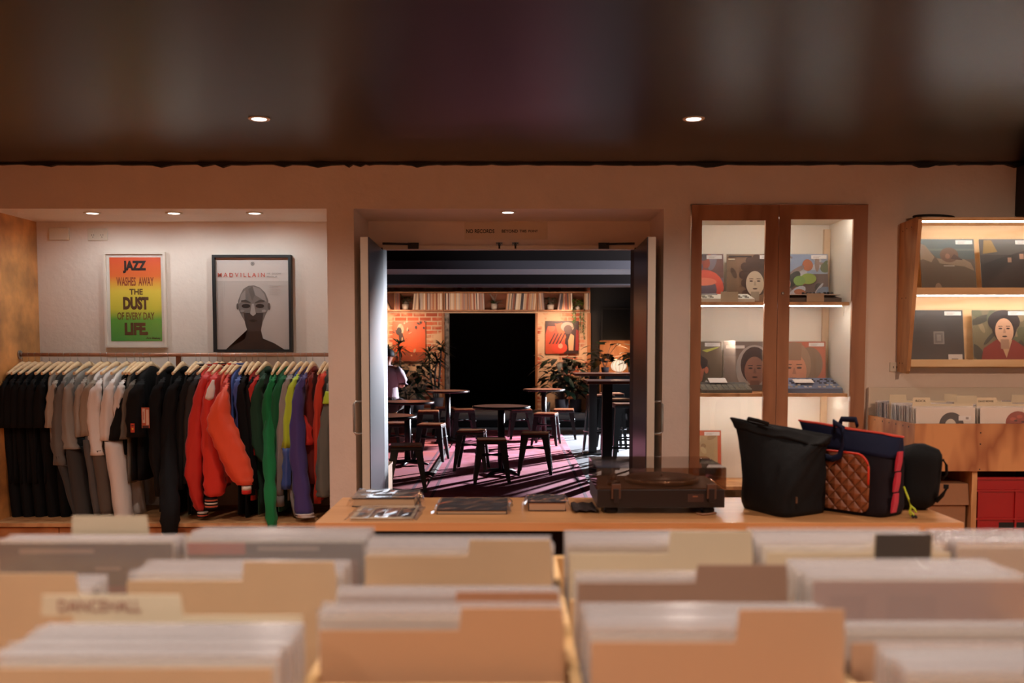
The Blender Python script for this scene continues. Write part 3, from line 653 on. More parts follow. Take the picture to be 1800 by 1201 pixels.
covers = {
 'ring': [(FULL, (128, 92, 84))] + blobs(3, [(96, 104, 130), (170, 84, 60), (84, 66, 66), (140, 130, 140)], 22) + [(ell(.62, .32, .38, .36), (222, 96, 74)), (ell(.66, .28, .20, .22), (120, 104, 112)), (ell(.60, .44, .26, .08), (236, 138, 110))] + TAGS,
 'curls': [(FULL, (140, 108, 80))] + blobs(5, [(96, 70, 50), (124, 94, 66)], 10) + [(ell(.60, .52, .28, .36), (72, 48, 36))] + [(ell(.60+.27*math.cos(a), .58+.33*math.sin(a), .09, .09, 10), (78, 54, 40)) for a in [k*PI/6 for k in range(-1, 9)]] + face(.56, .42, .82, (206, 184, 156), (70, 48, 36), (60, 40, 32)) + [(rect(.03, .94, .5, .965), (60, 44, 36)), (rect(.03, .88, .16, .91), (190, 170, 140))] + TAGS,
 'jungle': [(FULL, (110, 90, 84)), (rect(0, .6, 1, 1), (150, 164, 186))] + blobs(9, [(150, 130, 120), (96, 110, 76), (60, 62, 58), (190, 190, 196), (172, 104, 70)], 26) + [(ell(.60, .50, .16, .11), (140, 154, 74)), (ell(.42, .46, .12, .10), (120, 146, 80)), (ell(.10, .40, .14, .16), (206, 140, 116)), (ell(.95, .2, .2, .14), (110, 120, 134))] + TAGS,
 'profile': [(FULL, (104, 84, 62))] + blobs(12, [(88, 72, 54), (120, 100, 74)], 8) + [([(.0, .72), (.62, .70), (.66, .5), (.60, .2), (.3, 0), (0, 0)], (196, 112, 80)), ([(0, .80), (.5, .78), (.72, .62), (.70, .48), (.60, .44), (.55, .60), (.3, .66), (0, .66)], (46, 32, 30)), (ell(.69, .42, .04, .07), (186, 104, 74)), ([(.68, .22), (.95, .0), (.55, 0)], (214, 204, 198)), ([(.6, .82), (.95, .9), (.93, .87), (.7, .78)], (186, 186, 76))] + TAGS,
 'hooded': [(FULL, (128, 106, 92)), (rect(0, .7, 1, 1), (112, 92, 80))] + face(.62, .42, .95, (140, 92, 72), (52, 34, 30), (36, 24, 22), hood=(164, 148, 136)) + [(rect(.04, .86, .42, .92), (214, 200, 186)), (rect(.88, .80, .98, .92), (214, 200, 186)), ([(.3, 0), (.45, .12), (.8, .12), (1, 0)], (96, 80, 70))] + TAGS[:0],
 'beard': [(FULL, (188, 92, 58)), (ell(.68, .55, .26, .34), (136, 108, 84))] + face(.36, .42, 1.15, (214, 140, 104), (160, 126, 98), (70, 40, 32)) + [([(.12, .98), (.52, .98), (.5, .62), (.14, .62)], (150, 112, 84)), (ell(.32, .17, .16, .10), (120, 74, 54)), (ell(.32, .185, .07, .025), (226, 206, 190))] + TAGS,
 'orange_frame': [(FULL, (206, 92, 56)), (rect(.0, .1, .93, .9), (186, 158, 116))] + [(p, c) for p, c in blobs(17, [(160, 130, 92), (200, 176, 134)], 10, .04, .14)] + TAGS,
 'fur': [(FULL, (104, 92, 80)), (rect(0, .62, 1, 1), (92, 100, 96)), (rect(0, .78, 1, .82), (112, 116, 110)), ([(0, .9), (.12, .84), (.3, .64), (.4, .58), (.75, .60), (.92, .52), (1, .3), (1, 0), (0, 0)], (106, 90, 74)), ([(0, .92), (.1, .88), (.26, .66), (.2, .56), (.05, .62), (0, .6)], (150, 130, 108)), ([(.3, .64), (.5, .6), (.8, .62), (.92, .55), (.98, .4), (.8, .48), (.5, .52), (.35, .54)], (146, 126, 104)),
         (ell(.53, .70, .17, .14), (116, 88, 70)), (ell(.50, .675, .045, .05), (150, 108, 86)), ([(.62, .72), (.78, .60), (.55, .62)], (86, 66, 56)), (rect(.42, .485, .62, .50), (190, 178, 164)), (ell(.3, .08, .06, .09), (160, 132, 108))] + TAGS,
 'dark_map': [(FULL, (74, 68, 62)), (rect(0, .7, 1, 1), (92, 86, 78)), ([(0, .52), (1, .84), (1, 0), (0, 0)], (62, 56, 52)), ([(.05, .72), (.32, .76), (.22, .98), (.08, .98)], (148, 116, 62)), (rect(.50, .56, .57, .65), (176, 136, 112)), (rect(.72, .62, .80, .72), (186, 146, 120))] + TAGS,
 'black_crest': [(FULL, (66, 60, 56)), (rect(.0, .0, 1, .05), (120, 108, 96)), (rect(.44, .36, .64, .60), (130, 120, 112)), (rect(.47, .39, .61, .57), (104, 96, 90)), (rect(.50, .42, .58, .54), (136, 126, 118)), (rect(.70, .03, .96, .17), (212, 200, 188)), (rect(.76, .05, .88, .09), (110, 100, 94))] + TAGS,
 'red_coat': [(FULL, (120, 108, 78))] + blobs(21, [(96, 96, 66), (150, 130, 96), (70, 66, 52)], 14) + [([(.12, .0), (.18, .28), (.42, .44), (.75, .44), (.95, .3), (1, .0)], (142, 50, 38)), ([(.48, .44), (.60, .10), (.72, .44)], (196, 160, 120)), (ell(.58, .78, .30, .22), (46, 34, 30))] + face(.58, .62, .78, (212, 164, 130), (46, 34, 30), (52, 34, 30)) + [(rect(.05, .0, .98, .055), (206, 84, 58))] + TAGS,
}
M_film = clear('clear_film', (.99, .99, .99), .01, .10, .012, (220, 215, 212))
M_board = mat('sleeve_card_edge', (200, 188, 170), .7)
def cover(key, label, x, y, z, size=.315, lean=.10, poly=True, cat='record', group=None, yaw=0):
    t = thing('record_sleeve', label, cat, (x, y, z), (-lean, 0, yaw), group)
    bx('card_sleeve', M_board, t, 0, size, .0, .004, 0, size)
    art('cover_picture', t, size, size, covers[key], (0, -.0006, 0))
    if poly: bx('plastic_outer', M_film, t, -.004, size+.004, -.008, -.0066, .001, size+.006)
    return t
yb = 6.32
def cab_x(px): return W(px, 500, 6.36)[0]
sz = [CZ0+z for z in zsh]
cover('ring', 'record with a pinkish-red ring on its cover, top shelf, half behind the cabinet frame', cab_x(1183), yb, sz[0]+.002)
cover('curls', 'sepia portrait record with a curly head, top shelf of the glazed cabinet', cab_x(1276), yb, sz[0]+.002)
cover('jungle', 'green and blue painted landscape record on the top shelf behind the right pane', cab_x(1366), yb, sz[0]+.002)
cover('profile', 'record with a dark-haired side profile, middle shelf, half behind the cabinet frame', cab_x(1182), yb, sz[1]+.002)
cover('hooded', 'brown record with a hooded face, middle shelf behind the left pane', cab_x(1273), yb, sz[1]+.002)
cover('beard', 'orange-red record with a bearded smiling face behind the right pane', cab_x(1365), yb, sz[1]+.002)
cover('orange_frame', 'orange-edged beige record on the bottom shelf, left of the black bag', cab_x(1183), yb, sz[2]+.002)

# drum machines ------------------------------------------------
def wedge(w_, d_, h0, h1): return [(0, 0), (d_, 0), (d_, h1), (0, h0)]
def machine(name, label, px0, px1, z, d_, h0, h1, body, y=6.07, cat='drum machine'):
    x0 = W(px0, 500, y)[0]; x1 = W(px1, 500, y)[0]; t = thing(name, label, cat, (x0, y, z))
    bm = BM(); prism(bm, wedge(0, d_, h0, h1), 'x', 0, x1-x0); obj('casing', bm, body, t)
    return t, x1-x0
def on_top(d_, h0, h1, v): return h0+(h1-h0)*v/d_
Mc = mat('cream_casing', (222, 214, 196), .5)
t, w_ = machine('drum_machine', 'cream drum machine with grey pad buttons on the top shelf', 1232, 1327, sz[0], .19, .022, .060, Mc)
for i in range(7):
    for j in range(2):
        x = .02+i*.042 + (.0 if i < 4 else .006); v = .035+j*.05
        if .10 < x < .17: continue
        zz = on_top(.19, .022, .060, v); bx('pad_button', flat((150, 138, 124)), t, x, x+.024, v, v+.026, zz-.002, zz+.007)
bx('display', flat((150, 148, 146)), t, .02, .13, .145, .18, .048, .0605)
bx('price_card', flat((206, 190, 160)), thing('price_stand', 'small cream price card leaning on the cream drum machine', 'price card', (W(1267, 500, 6.05)[0], 6.045, sz[0]+.003), (.0, 0, 0)), 0, .105, 0, .002, 0, .060)
t, w_ = machine('synthesizer', 'small dark synthesizer with black knobs on the top shelf behind the right pane', 1383, 1480, sz[0], .17, .026, .050, mat('brown_casing', (74, 60, 50), .4))
bx('face_plate', flat((196, 184, 166)), t, .004, w_-.004, .01, .165, .045, .0505)
for i in range(8):
    bm = BM(); lathe(bm, [(.009, 0), (.009, .016), (.006, .018)], 12); obj('knob', bm, M_black, t, loc=(.13+.022*i + (.01 if i > 3 else 0), .10 if i < 5 else .06, .048))
x_, y_, z_ = W(1418, 500, 6.05)[0], 6.043, sz[0]+.003
bx('price_card', flat((176, 150, 120)), thing('price_stand', 'clear-fronted tan price card before the knobbed synthesizer', 'price card', (x_, y_, z_)), 0, .105, 0, .002, 0, .050)
t, w_ = machine('drum_machine', 'dark grey sampler with rows of key buttons on the middle shelf', 1236, 1325, sz[1], .20, .018, .060, mat('grey_casing', (92, 88, 80), .45))
for j in range(4):
    n = 9
    for i in range(n):
        v = .02+j*.032; zz = on_top(.2, .018, .060, v); bx('key_button', flat((158, 152, 138)), t, .012+i*.034, .038+i*.034, v, v+.018, zz-.001, zz+.006)
x_ = W(1251, 500, 6.18)[0]
bx('card', flat((234, 222, 212)), thing('price_stand', 'white price card lying on the dark grey sampler', 'price card', (x_, 6.20, sz[1]+.058), (.35, 0, 0)), 0, .11, 0, .075, 0, .002)
t, w_ = machine('mixing_desk', 'blue-grey drum machine covered in small knobs behind the right pane', 1380, 1485, sz[1], .23, .028, .085, mat('blue_grey_casing', (96, 110, 136), .4))
for j in range(5):
    for i in range(12):
        if 3 < i < 8 and j in (1, 2): continue
        v = .025+j*.04; zz = on_top(.23, .028, .085, v)
        if (i+j) % 3: bx('key_button', flat((206, 196, 180)) if j < 2 else flat((60, 56, 58)), t, .02+i*.029, .036+i*.029, v, v+.012, zz-.001, zz+.008)
x_ = W(1402, 500, 6.12)[0]
bx('card', flat((236, 222, 208)), thing('price_stand', 'white price card lying on the blue-grey drum machine', 'price card', (x_, 6.14, sz[1]+.060), (.28, 0, 0)), 0, .12, 0, .07, 0, .002)

# ================================================================= WALL DISPLAY
X0 = 2.312; XE = 3.36
t = thing('wall_display_rack', 'slanted plywood record display on the right wall with two lit ledges', 'display rack', (X0, YW, 0))
zt, zb = W(1600, 381, 5.72)[2], W(1600, 648, 5.84)[2]
prof = [(-.002, zb-.02), (-.002, zt-.01), (-.25, zt), (-.275, zt-.015), (-.155, zb-.015), (-.14, zb-.03)]
bm = BM(); prism(bm, prof, 'x', 0, .022); obj('side_panel', bm, M_plyc and M_ply, t)
bm = BM()
for y, z in ((-.05, zt-.06), (-.11, zt-.05), (-.18, zt-.05), (-.06, 1.70), (-.12, 1.70), (-.05, zb+.03), (-.09, zb+.03)):
    tube(bm, [(-.001, y, z), (.002, y, z)], .004, 8)
obj('screw', bm, M_black, t)
bm = BM(); prism(bm, prof, 'x', XE-X0-.022, XE-X0); obj('side_panel', bm, M_ply, t)
M_rack = wood('rack_birch', (220, 178, 128), (232, 196, 148), .5, 5, (.2, 1, 1))
bm = BM(); prism(bm, [(-.012, zb), (-.002, zb), (-.002, zt-.02), (-.012, zt-.02)], 'x', .022, XE-X0-.022); obj('back_panel', bm, M_rack, t)
bx('top_board', M_rack, t, .022, XE-X0-.022, -.262, -.012, zt-.022, zt-.004)
zl = W(1700, 506, 5.78)[2]; zl2 = W(1700, 632, 5.83)[2]
for zz, yf in ((zl, -.215), (zl2, -.165)):
    bx('ledge', M_rack, t, .022, XE-X0-.022, yf+.012, -.012, zz-.040, zz-.025)
    bx('ledge_lip', M_rack, t, .022, XE-X0-.022, yf, yf+.012, zz-.042, zz)
    if zz == zl: bx('led_strip', M_led, t, .03, XE-X0-.03, yf+.005, yf+.011, zz-.048, zz-.043)
bx('led_strip', M_led, t, .03, XE-X0-.03, -.240, -.234, zt-.028, zt-.023)
def rk(px, py): return W(px, py, 5.80)[0]
for key, lab, px, zz, yy in (('fur', 'dark record showing a fur collar and the back of a head, upper ledge left', 1622, zl, -.175), ('dark_map', 'dark record with a faint yellow triangle on the upper ledge, cut by the picture edge', 1728, zl, -.175),
                         ('black_crest', 'plain black record with a small grey crest on the lower ledge', 1611, zl2, -.125), ('red_coat', 'record with a curly-haired figure in a red coat on the lower ledge', 1724, zl2, -.125)):
    cover(key, lab, rk(px, 500), YW+yy, zz-.024, .318, .20 if zz == zl else .16)
t = thing('power_adaptor', 'black coiled cable lying on top of the slanted display', 'cable', (X0+.16, YW-.10, zt-.002))
bm = BM(); tube(bm, [(.115*math.cos(a), .07*math.sin(a), .012+.012*math.sin(a*.5)) for a in [k*PI/12 for k in range(0, 25)]], .007, 8); obj('cable_loop', bm, M_black, t)
t = thing('wall_speaker', 'black loudspeaker box high on the wall at the right edge', 'speaker', (2.995, YW, 2.19))
bx('cabinet', M_black, t, 0, .36, -.22, -.002, 0, .29, bev=.006); bx('grille', mat('speaker_grille', (16, 14, 15), .9), t, .015, .345, -.228, -.2205, .015, .275)
t = thing('wall_socket', 'small beige socket low beside the slanted display', 'socket', (X0-.012, YW, 1.285))
bx('plate', M_cream, t, -.03, .03, -.012, -.001, -.02, .035, bev=.002)
bm = BM(); box(bm, -.012, -.008, -.0135, -.012, 0, .012); box(bm, .008, .012, -.0135, -.012, 0, .012); obj('slot', bm, M_black, t)

# ================================================================= BROWSER BIN (right wall)
BX0, BY0, BY1 = 2.135, 5.25, 5.94
t = thing('record_browser', 'tall plywood record browser against the right wall, full of records', 'record browser', (BX0, BY0, 0))
M_rawply = wood('raw_plywood', (150, 88, 50), (200, 140, 88), .6, 2.2, (1.6, 1, .5))
zt_, zb_ = 1.008, .755; wB = 3.4-BX0
bx('front_panel', M_rawply, t, 0, wB, 0, .018, zb_, zt_); bx('side_panel', M_rawply, t, 0, .018, .018, BY1-BY0, zb_, zt_-.003)
bm = BM()
for y in (.08, .16, .26, .36, .46, .58):
    tube(bm, [(-.001, y, zt_-.022), (.002, y, zt_-.022)], .005, 8)
for x, z in ((.015, zb_+.01), (.35, zb_+.01), (.35, .90), (.35, .96), (.70, zb_+.01)): tube(bm, [(x, -.001, z), (x, .002, z)], .004, 8)
obj('screw', bm, M_black, t)
bx('side_panel', M_rawply, t, wB-.018, wB, .018, BY1-BY0, zb_, zt_-.003)
bx('bottom_board', M_rawply, t, .018, wB-.018, .018, BY1-BY0, zb_, zb_+.018); bx('back_board', mat('white_backing', (214, 200, 180), .6), t, .0, wB, BY1-BY0, BY1-BY0+.018, zb_, 1.17)
for x in (.345, .69): bx('divider_board', M_rawply, t, x-.004, x+.004, .018, BY1-BY0, zb_+.018, zt_-.06)
for x in (-.0, .325, .80, wB-.03): bx('upright', M_ply, t, x, x+.028, .03, .63, .0, zb_-.001)
bx('lower_shelf', M_ply, t, .028, wB-.03, .04, .63, .395, .412); bx('lower_shelf', M_ply, t, .028, wB-.03, .04, .63, .08, .097)
bx('rear_panel', M_black, t, .03, wB-.03, .632, .645, .0, zb_-.001)
# cardboard boxes, red crate
M_cb = mat('cardboard', (150, 106, 74), .8, bump=.1); M_cb2 = mat('cardboard_shadowed', (120, 86, 62), .8)
t = thing('cardboard_box', 'brown cardboard box with a folded lid under the record browser', 'box', (BX0+.045, BY0+.07, .412))
bx('carton', M_cb, t, 0, .268, 0, .40, 0, .255); 
bm = BM(); prism(bm, [(-.022, .155), (-.014, .153), (.002, .262), (.40, .262), (.40, .268), (-.006, .268)], 'x', -.008, .276); obj('lid', bm, M_cb, t)
bx('grip_hole', M_black, t, .10, .17, -.001, .0, .06, .085)
t = thing('cardboard_box', 'second cardboard box on the lowest shelf of the record browser', 'box', (BX0+.045, BY0+.09, .097))
bx('carton', M_cb, t, 0, .268, 0, .40, 0, .27); bx('lid_flap', M_cb, t, 0, .268, .01, .39, .272, .276)
M_rp = mat('red_plastic', (158, 16, 20), .35, coat=.2)
t = thing('plastic_crate', 'glossy red plastic crate under the record browser', 'crate', (BX0+.365, BY0+.05, .412))
bm = BM(); w_, d_, h_ = .42, .42, .305
box(bm, 0, w_, 0, .006, .0, .075); box(bm, 0, w_, .0, .006, .085, .235); box(bm, 0, w_, 0, .006, .235, h_); box(bm, 0, .006, .006, d_, 0, h_); box(bm, w_-.006, w_, .006, d_, 0, h_); box(bm, 0, w_, d_-.006, d_, 0, h_); box(bm, 0, w_, .006, d_, 0, .008)
obj('crate_wall', bm, M_rp, t)
bm = BM()
for z in (.0, .075, .228, h_-.012): box(bm, -.010, w_+.01, -.012, .0, z, z+.010)
for x in (0, .20, .41): box(bm, x, x+.010, -.010, 0, 0, .24)
obj('rib', bm, M_rp, t)
bx('hand_hole', M_black, t, .12, .34, -.002, -.0004, .030, .060)

# records inside the browser
M_sl = [mat('sleeve_%d' % i, c, .55) for i, c in enumerate([(214, 200, 184), (226, 216, 204), (150, 120, 96), (60, 50, 46), (176, 150, 124), (196, 160, 130), (120, 90, 76), (206, 206, 200), (110, 60, 50), (90, 92, 100)])]
def plain_record(m, label, cat='record', group=None, s=.315, th=.0045, poly=True):
    t = thing('record_sleeve', label, cat, group=group)
    bx('card_sleeve', m, t, -s/2, s/2, 0, th, 0, s)
    bx('plastic_outer', M_poly, t, -s/2-.004, s/2+.004, -.001, th+.001, .0, s+.010)
    return t
proto = [plain_record(m, 'x') for m in M_sl]; p_used = [False]*len(proto)
def put(i, x, y, z, lean, label, group, yaw=0):
    if not p_used[i]:
        p_used[i] = True; o = proto[i]; o.location = (x, y, z); o.rotation_euler = (-lean, 0, yaw); o['label'] = label; o['group'] = group; return o
    return dup(proto[i], (x, y, z), (-lean, 0, yaw), label, group)
def divider(label, x, y, z, lean, tab, w_=.325, h=.325, tabh=.028, m=None, wordm=None, word=None, group=None, cat='divider card', yaw=0, tabm=None):
    t = thing('divider_card', label, cat, (x, y, z), (-lean, 0, yaw), group)
    a, b_ = tab
    bm = BM(); prism(bm, [(-w_/2, 0), (w_/2, 0), (w_/2, h), (w_*(b_-.5), h), (w_*(b_-.5)-.003, h+tabh), (w_*(a-.5)+.003, h+tabh), (w_*(a-.5), h), (-w_/2, h)], 'y', -.0025, -.0005)
    obj('card', bm, m or M_card, t)
    if tabm: bx('tab_label', tabm[0], t, w_*(a-.5)+.004, w_*(b_-.5)-.004, -.0035, -.0026, h+tabm[1], h+tabh+tabm[2])
    if word:
        for k, (s, fx0, fx1, z0, z1) in enumerate(word):
            text(s, w_*(fx1-fx0), z1-z0, wordm or M_ink, t, (w_*(fx0-.5), -.0042, h+z0))
    return t
for c, cx in enumerate((.180, .518, .862, 1.16)):
    N = 22 if c < 3 else 0
    for k in range(N):
        y = BY0+.035+k*.0262+R.uniform(-.003, .003)
        i = R.choice([1, 1, 0, 7, 0, 2, 4, 5, 3, 6]) if k else 1
        put(i, BX0+cx+R.uniform(-.003, .003), y, zb_+.020, .10+.04*math.sin(k), 'sleeved record packed behind the front one in the %s bay of the right-hand browser' % ('left', 'second', 'third')[c], 'records in the %s bay of the browser' % ('left', 'second', 'third')[c])
for nm, lab, c, shp in (('a', 'white record with a black hair-like arch, front of the browser\'s left bay', .178, [(FULL, (222, 212, 200)), (ell(.60, .70, .21, .22, 20, -.1, PI+.1), (34, 26, 34)), (ell(.585, .68, .10, .13), (216, 206, 190)), (rect(.72, .78, .93, .86), (228, 224, 220)), (rect(.84, .80, .89, .84), (150, 140, 136))]),
                        ('b', 'white record with a rust-red round head, front of the browser\'s second bay', .520, [(FULL, (226, 214, 202)), (ell(.64, .74, .21, .20), (150, 62, 44))] + [(ell(.64+.10*math.cos(a), .76+.09*math.sin(a), .05, .03), (186, 84, 60)) for a in (0, 1.3, 2.6, 3.9, 5.2)] + [(ell(.60, .78, .03, .015), (70, 30, 28)), (ell(.72, .76, .03, .02), (90, 40, 34))])):
    covers[nm] = shp
    cover(nm, lab, BX0+c-.158, BY0+.024, zb_+.022, .315, .05)
for lab, cx, k, tab, wd in (('cream divider card lettered ROCK at the front of the left bay', .176, 1.2, (.0, .30), [('ROCK', .05, .22, .010, .022)]),
                       ('cream divider card far back in the left bay of the browser', .178, 13, (.0, .30), []),
                       ('cream divider card lettered DAVID BOWIE in the second bay', .52, 1.2, (.0, .34), [('DAVID BOWIE', .03, .28, .009, .019)]),
                       ('cream divider card far back at the left of the second bay', .53, 16, (-.02, .22), []),
                       ('cream divider card halfway back in the second bay', .50, 9, (.04, .40), []),
                       ('cream divider card halfway back in the third bay', .86, 12, (.0, .3), [])):
    if 'DAVID' in lab: lab = 'cream divider card lettered with a musician\'s name in the second bay'
    divider(lab, BX0+cx+(.01 if k < 2 else 0), BY0+.030+k*.0262+.012, zb_+.020, .07, tab, m=M_cardp, word=wd, h=.334, tabh=.034)
# ================================================================= COUNTER TABLE
TZ = .742
t = thing('counter_table', 'long beech table between the record bins and the doorway', 'table', (-.76, 3.80, 0))
tw, td = 2.505, .63
bx('table_top', M_table, t, 0, tw, 0, td, TZ-.034, TZ, bev=.002)
for x in (.04, tw-.10):
    for y in (.02, td-.08): bx('leg', M_table, t, x, x+.06, y, y+.06, 0, TZ-.034)
bx('shade_panel', M_void, t, .10, tw-.10, .09, .10, .05, TZ-.034)  # black sheet standing in for the shade under the table

def crinkle(name, parent, x0, x1, y0, y1, z0, z1, amp=.004, seed=1, m=None):
    bm = BM(); r = random.Random(seed); n = 10
    gx = [x0+(x1-x0)*i/n for i in range(n+1)]
    top = [[bm.verts.new((x, y0+(y1-y0)*j/6, z1+amp*r.uniform(-.5, 1))) for j in range(7)] for x in gx]
    for i in range(n):
        for j in range(6):
            f = bm.faces.new((top[i][j], top[i+1][j], top[i+1][j+1], top[i][j+1]))
    for s, i in ((-1, 0), (1, n)):
        mid = [bm.verts.new((gx[i]+s*.012*r.uniform(.5, 1.3), y0+(y1-y0)*j/6, (z0+z1)/2+r.uniform(-.004, .006))) for j in range(7)]
        low = [bm.verts.new((gx[i]+s*.020*r.uniform(.6, 1.2), y0+(y1-y0)*j/6, z0+.0015)) for j in range(7)]
        for j in range(6):
            bm.faces.new((top[i][j], top[i][j+1], mid[j+1], mid[j])); bm.faces.new((mid[j], mid[j+1], low[j+1], low[j]))
    return obj(name, bm, m or clear('shrink_wrap', (.95, .95, .95), .10, .12, .06, (210, 210, 220)), parent)
def flat_art(parent, w_, d_, z, shapes, x=0, y=0): return art('cover_picture', parent, w_, d_, shapes, (x, y, z), (-PI/2, 0, 0))
def book(label, x, y, w_, d_, h_, cov, wrap=True, pages=(196, 160, 124), shapes=None, name='book', cat='book'):
    t = thing(name, label, cat, (x, y, TZ+.001)); hc = .003 if h_ > .02 else .001
    bx('pages', flat(pages, .8), t, .004, w_-.004, .004, d_-.003, hc, h_-hc)
    bm = BM(); box(bm, 0, w_, 0, d_, 0, hc); box(bm, 0, w_, 0, d_, h_-hc, h_); box(bm, 0, w_, d_-.003, d_, hc, h_-hc); obj('cover', bm, flat(cov, .35), t)
    if shapes:
        o = art('cover_picture', t, w_, d_, shapes, (0, d_, h_+.0005), (PI/2, 0, 0)); o.rotation_euler = (-PI/2, 0, 0); o.location = (0, 0, h_+.0005)
    if wrap: crinkle('shrink_wrap', t, -.004, w_+.004, -.004, d_+.004, 0, h_+.004, seed=int(w_*1000))
    return t
D1, D2 = (70, 60, 58), (52, 44, 46)
book('thick hardback book with a grey photo cover, at the back left of the table', -.676, 4.165, .265, .245, .036, D1, shapes=[(FULL, D1), (rect(0, 0, .24, 1), (150, 128, 114)), (rect(.26, .45, .42, .62), (150, 134, 126)), (rect(.48, .45, .56, .62), (140, 126, 118)), ([(.6, .3), (.78, .35), (.86, .75), (.7, .6)], (150, 128, 112)), (rect(.62, .06, .96, .2), (190, 158, 128))])
S = [(FULL, (206, 182, 152)), (rect(.12, .86, .45, .92), (150, 108, 84))]
for i, c in enumerate([(150, 120, 100), (110, 66, 50), (136, 70, 46), (74, 52, 46)]):
    S += [(rect(.06+.23*i, .12, .27+.23*i, .76), c), (ell(.165+.23*i, .50, .06, .16), (176, 118, 90)), (ell(.165+.23*i, .30, .08, .10), (70, 52, 50))]
book('thin pale softback with a row of four portraits on its cover', -.632, 3.835, .242, .315, .008, (206, 182, 152), shapes=S)
book('square black book in shiny wrap, middle of the table', -.305, 3.985, .285, .33, .014, D2, shapes=[(FULL, D2), (rect(.62, .88, .95, .97), (150, 116, 86)), ([(.25, .7), (.5, .72), (.8, .3), (.6, .35)], (96, 72, 64)), (rect(.1, .45, .35, .5), (100, 84, 76))])
book('small thick book in crinkled clear wrap, nearest the turntable', .068, 4.06, .155, .20, .036, (60, 28, 30), pages=(190, 150, 118), shapes=[(FULL, (50, 46, 48)), (rect(.05, .1, .6, .2), (170, 136, 110)), ([(.3, .4), (.9, .6), (.85, .7), (.35, .55)], (96, 84, 80))])

# turntable (seen from behind, dust cover closed)
t = thing('turntable', 'black record player under a smoky dust cover, left of the bags', 'turntable', (.345, 3.985, TZ+.001))
w_, d_ = .515, .40
M_tt = mat('turntable_black', (34, 25, 24), .35, spec=.5); M_tt2 = mat('turntable_deck', (46, 38, 34), .4)
bx('plinth', M_tt, t, 0, w_, 0, d_, .026, .100, bev=.004); bx('deck', M_tt2, t, .008, w_-.008, .008, d_-.008, .1005, .104)
for x in (.06, w_-.06):
    for y in (.05, d_-.06):
        bm = BM(); lathe(bm, [(.026, 0), (.028, .012), (.022, .024), (.020, .0258)], 20); obj('foot', bm, M_black, t, loc=(x, y, 0))
bm = BM(); lathe(bm, [(.150, .0), (.156, .004), (.156, .016), (.150, .020), (.146, .018), (.05, .018), (.01, .019)], 48); pl = obj('platter', bm, mat('platter_alloy', (120, 104, 90), .28, .7), t, loc=(.29, .205, .106))
bm = BM(); lathe(bm, [(.146, .0), (.146, .003), (.0, .003)], 40); obj('mat', bm, mat('felt_mat', (60, 48, 42), .5), pl, loc=(0, 0, .0185))
bm = BM(); lathe(bm, [(.0035, 0), (.0035, .012), (.001, .014)], 10); obj('spindle', bm, M_steel, pl, loc=(0, 0, .021))
bm = BM(); tube(bm, [(.075, .10, .115), (.075, .10, .145), (.078, .12, .150), (.09, .30, .150), (.12, .34, .146)], [.016, .014, .006, .005, .010], 12); obj('tonearm', bm, mat('tonearm_metal', (96, 84, 76), .35, .6), t)
bm = BM(); lathe(bm, [(.028, 0), (.028, .018), (.022, .022)], 20); obj('counterweight_base', bm, M_tt, t, loc=(.075, .10, .105))
bm = BM()
def shell(x0, x1, y0, y1, z0, z1, th): box(bm, x0, x1, y0, y0+th, z0, z1); box(bm, x0, x1, y1-th, y1, z0, z1); box(bm, x0, x0+th, y0+th, y1-th, z0, z1); box(bm, x1-th, x1, y0+th, y1-th, z0, z1); box(bm, x0, x1, y0, y1, z1, z1+th)
shell(-.004, w_+.004, -.004, d_+.01, .101, .186, .003); obj('dust_cover', bm, M_smoke, t)
M_hin = mat('hinge_brown', (92, 60, 44), .4)
for x in (.055, w_-.075):
    h = bx('hinge', M_hin, t, x, x+.038, -.016, -.004, .064, .125, bev=.003); bx('hinge_pin', M_tt, h, x+.008, x+.030, -.022, -.0165, .050, .105, bev=.002)
bx('rating_plate', mat('plate_brown', (70, 44, 36), .4), t, .365, .43, -.0015, 0, .050, .082); bx('label_mark', flat((150, 90, 60)), t, .385, .405, -.003, -.0016, .070, .075)
bm = BM(); tube(bm, [(.40, -.012, .006), (.42, -.03, .004), (.45, -.02, .005), (.48, .0, .006)], .004, 6); obj('signal_lead', bm, flat((150, 104, 74)), t)
t = thing('folded_cloth', 'dark crumpled cloth half under the turntable', 'cloth', (.25, 3.99, TZ+.001))
bm = BM()
rings = []
for k in range(8):
    rings.append([(.0+.013*k, .12+(.10+.02*math.sin(k*2))*math.cos(2*PI*q/12), .010+.010*math.sin(2*PI*q/12)*(1 if k % 2 else .7)) for q in range(12)])
loft(bm, rings); obj('cloth', bm, fabric((50, 38, 36)), t)

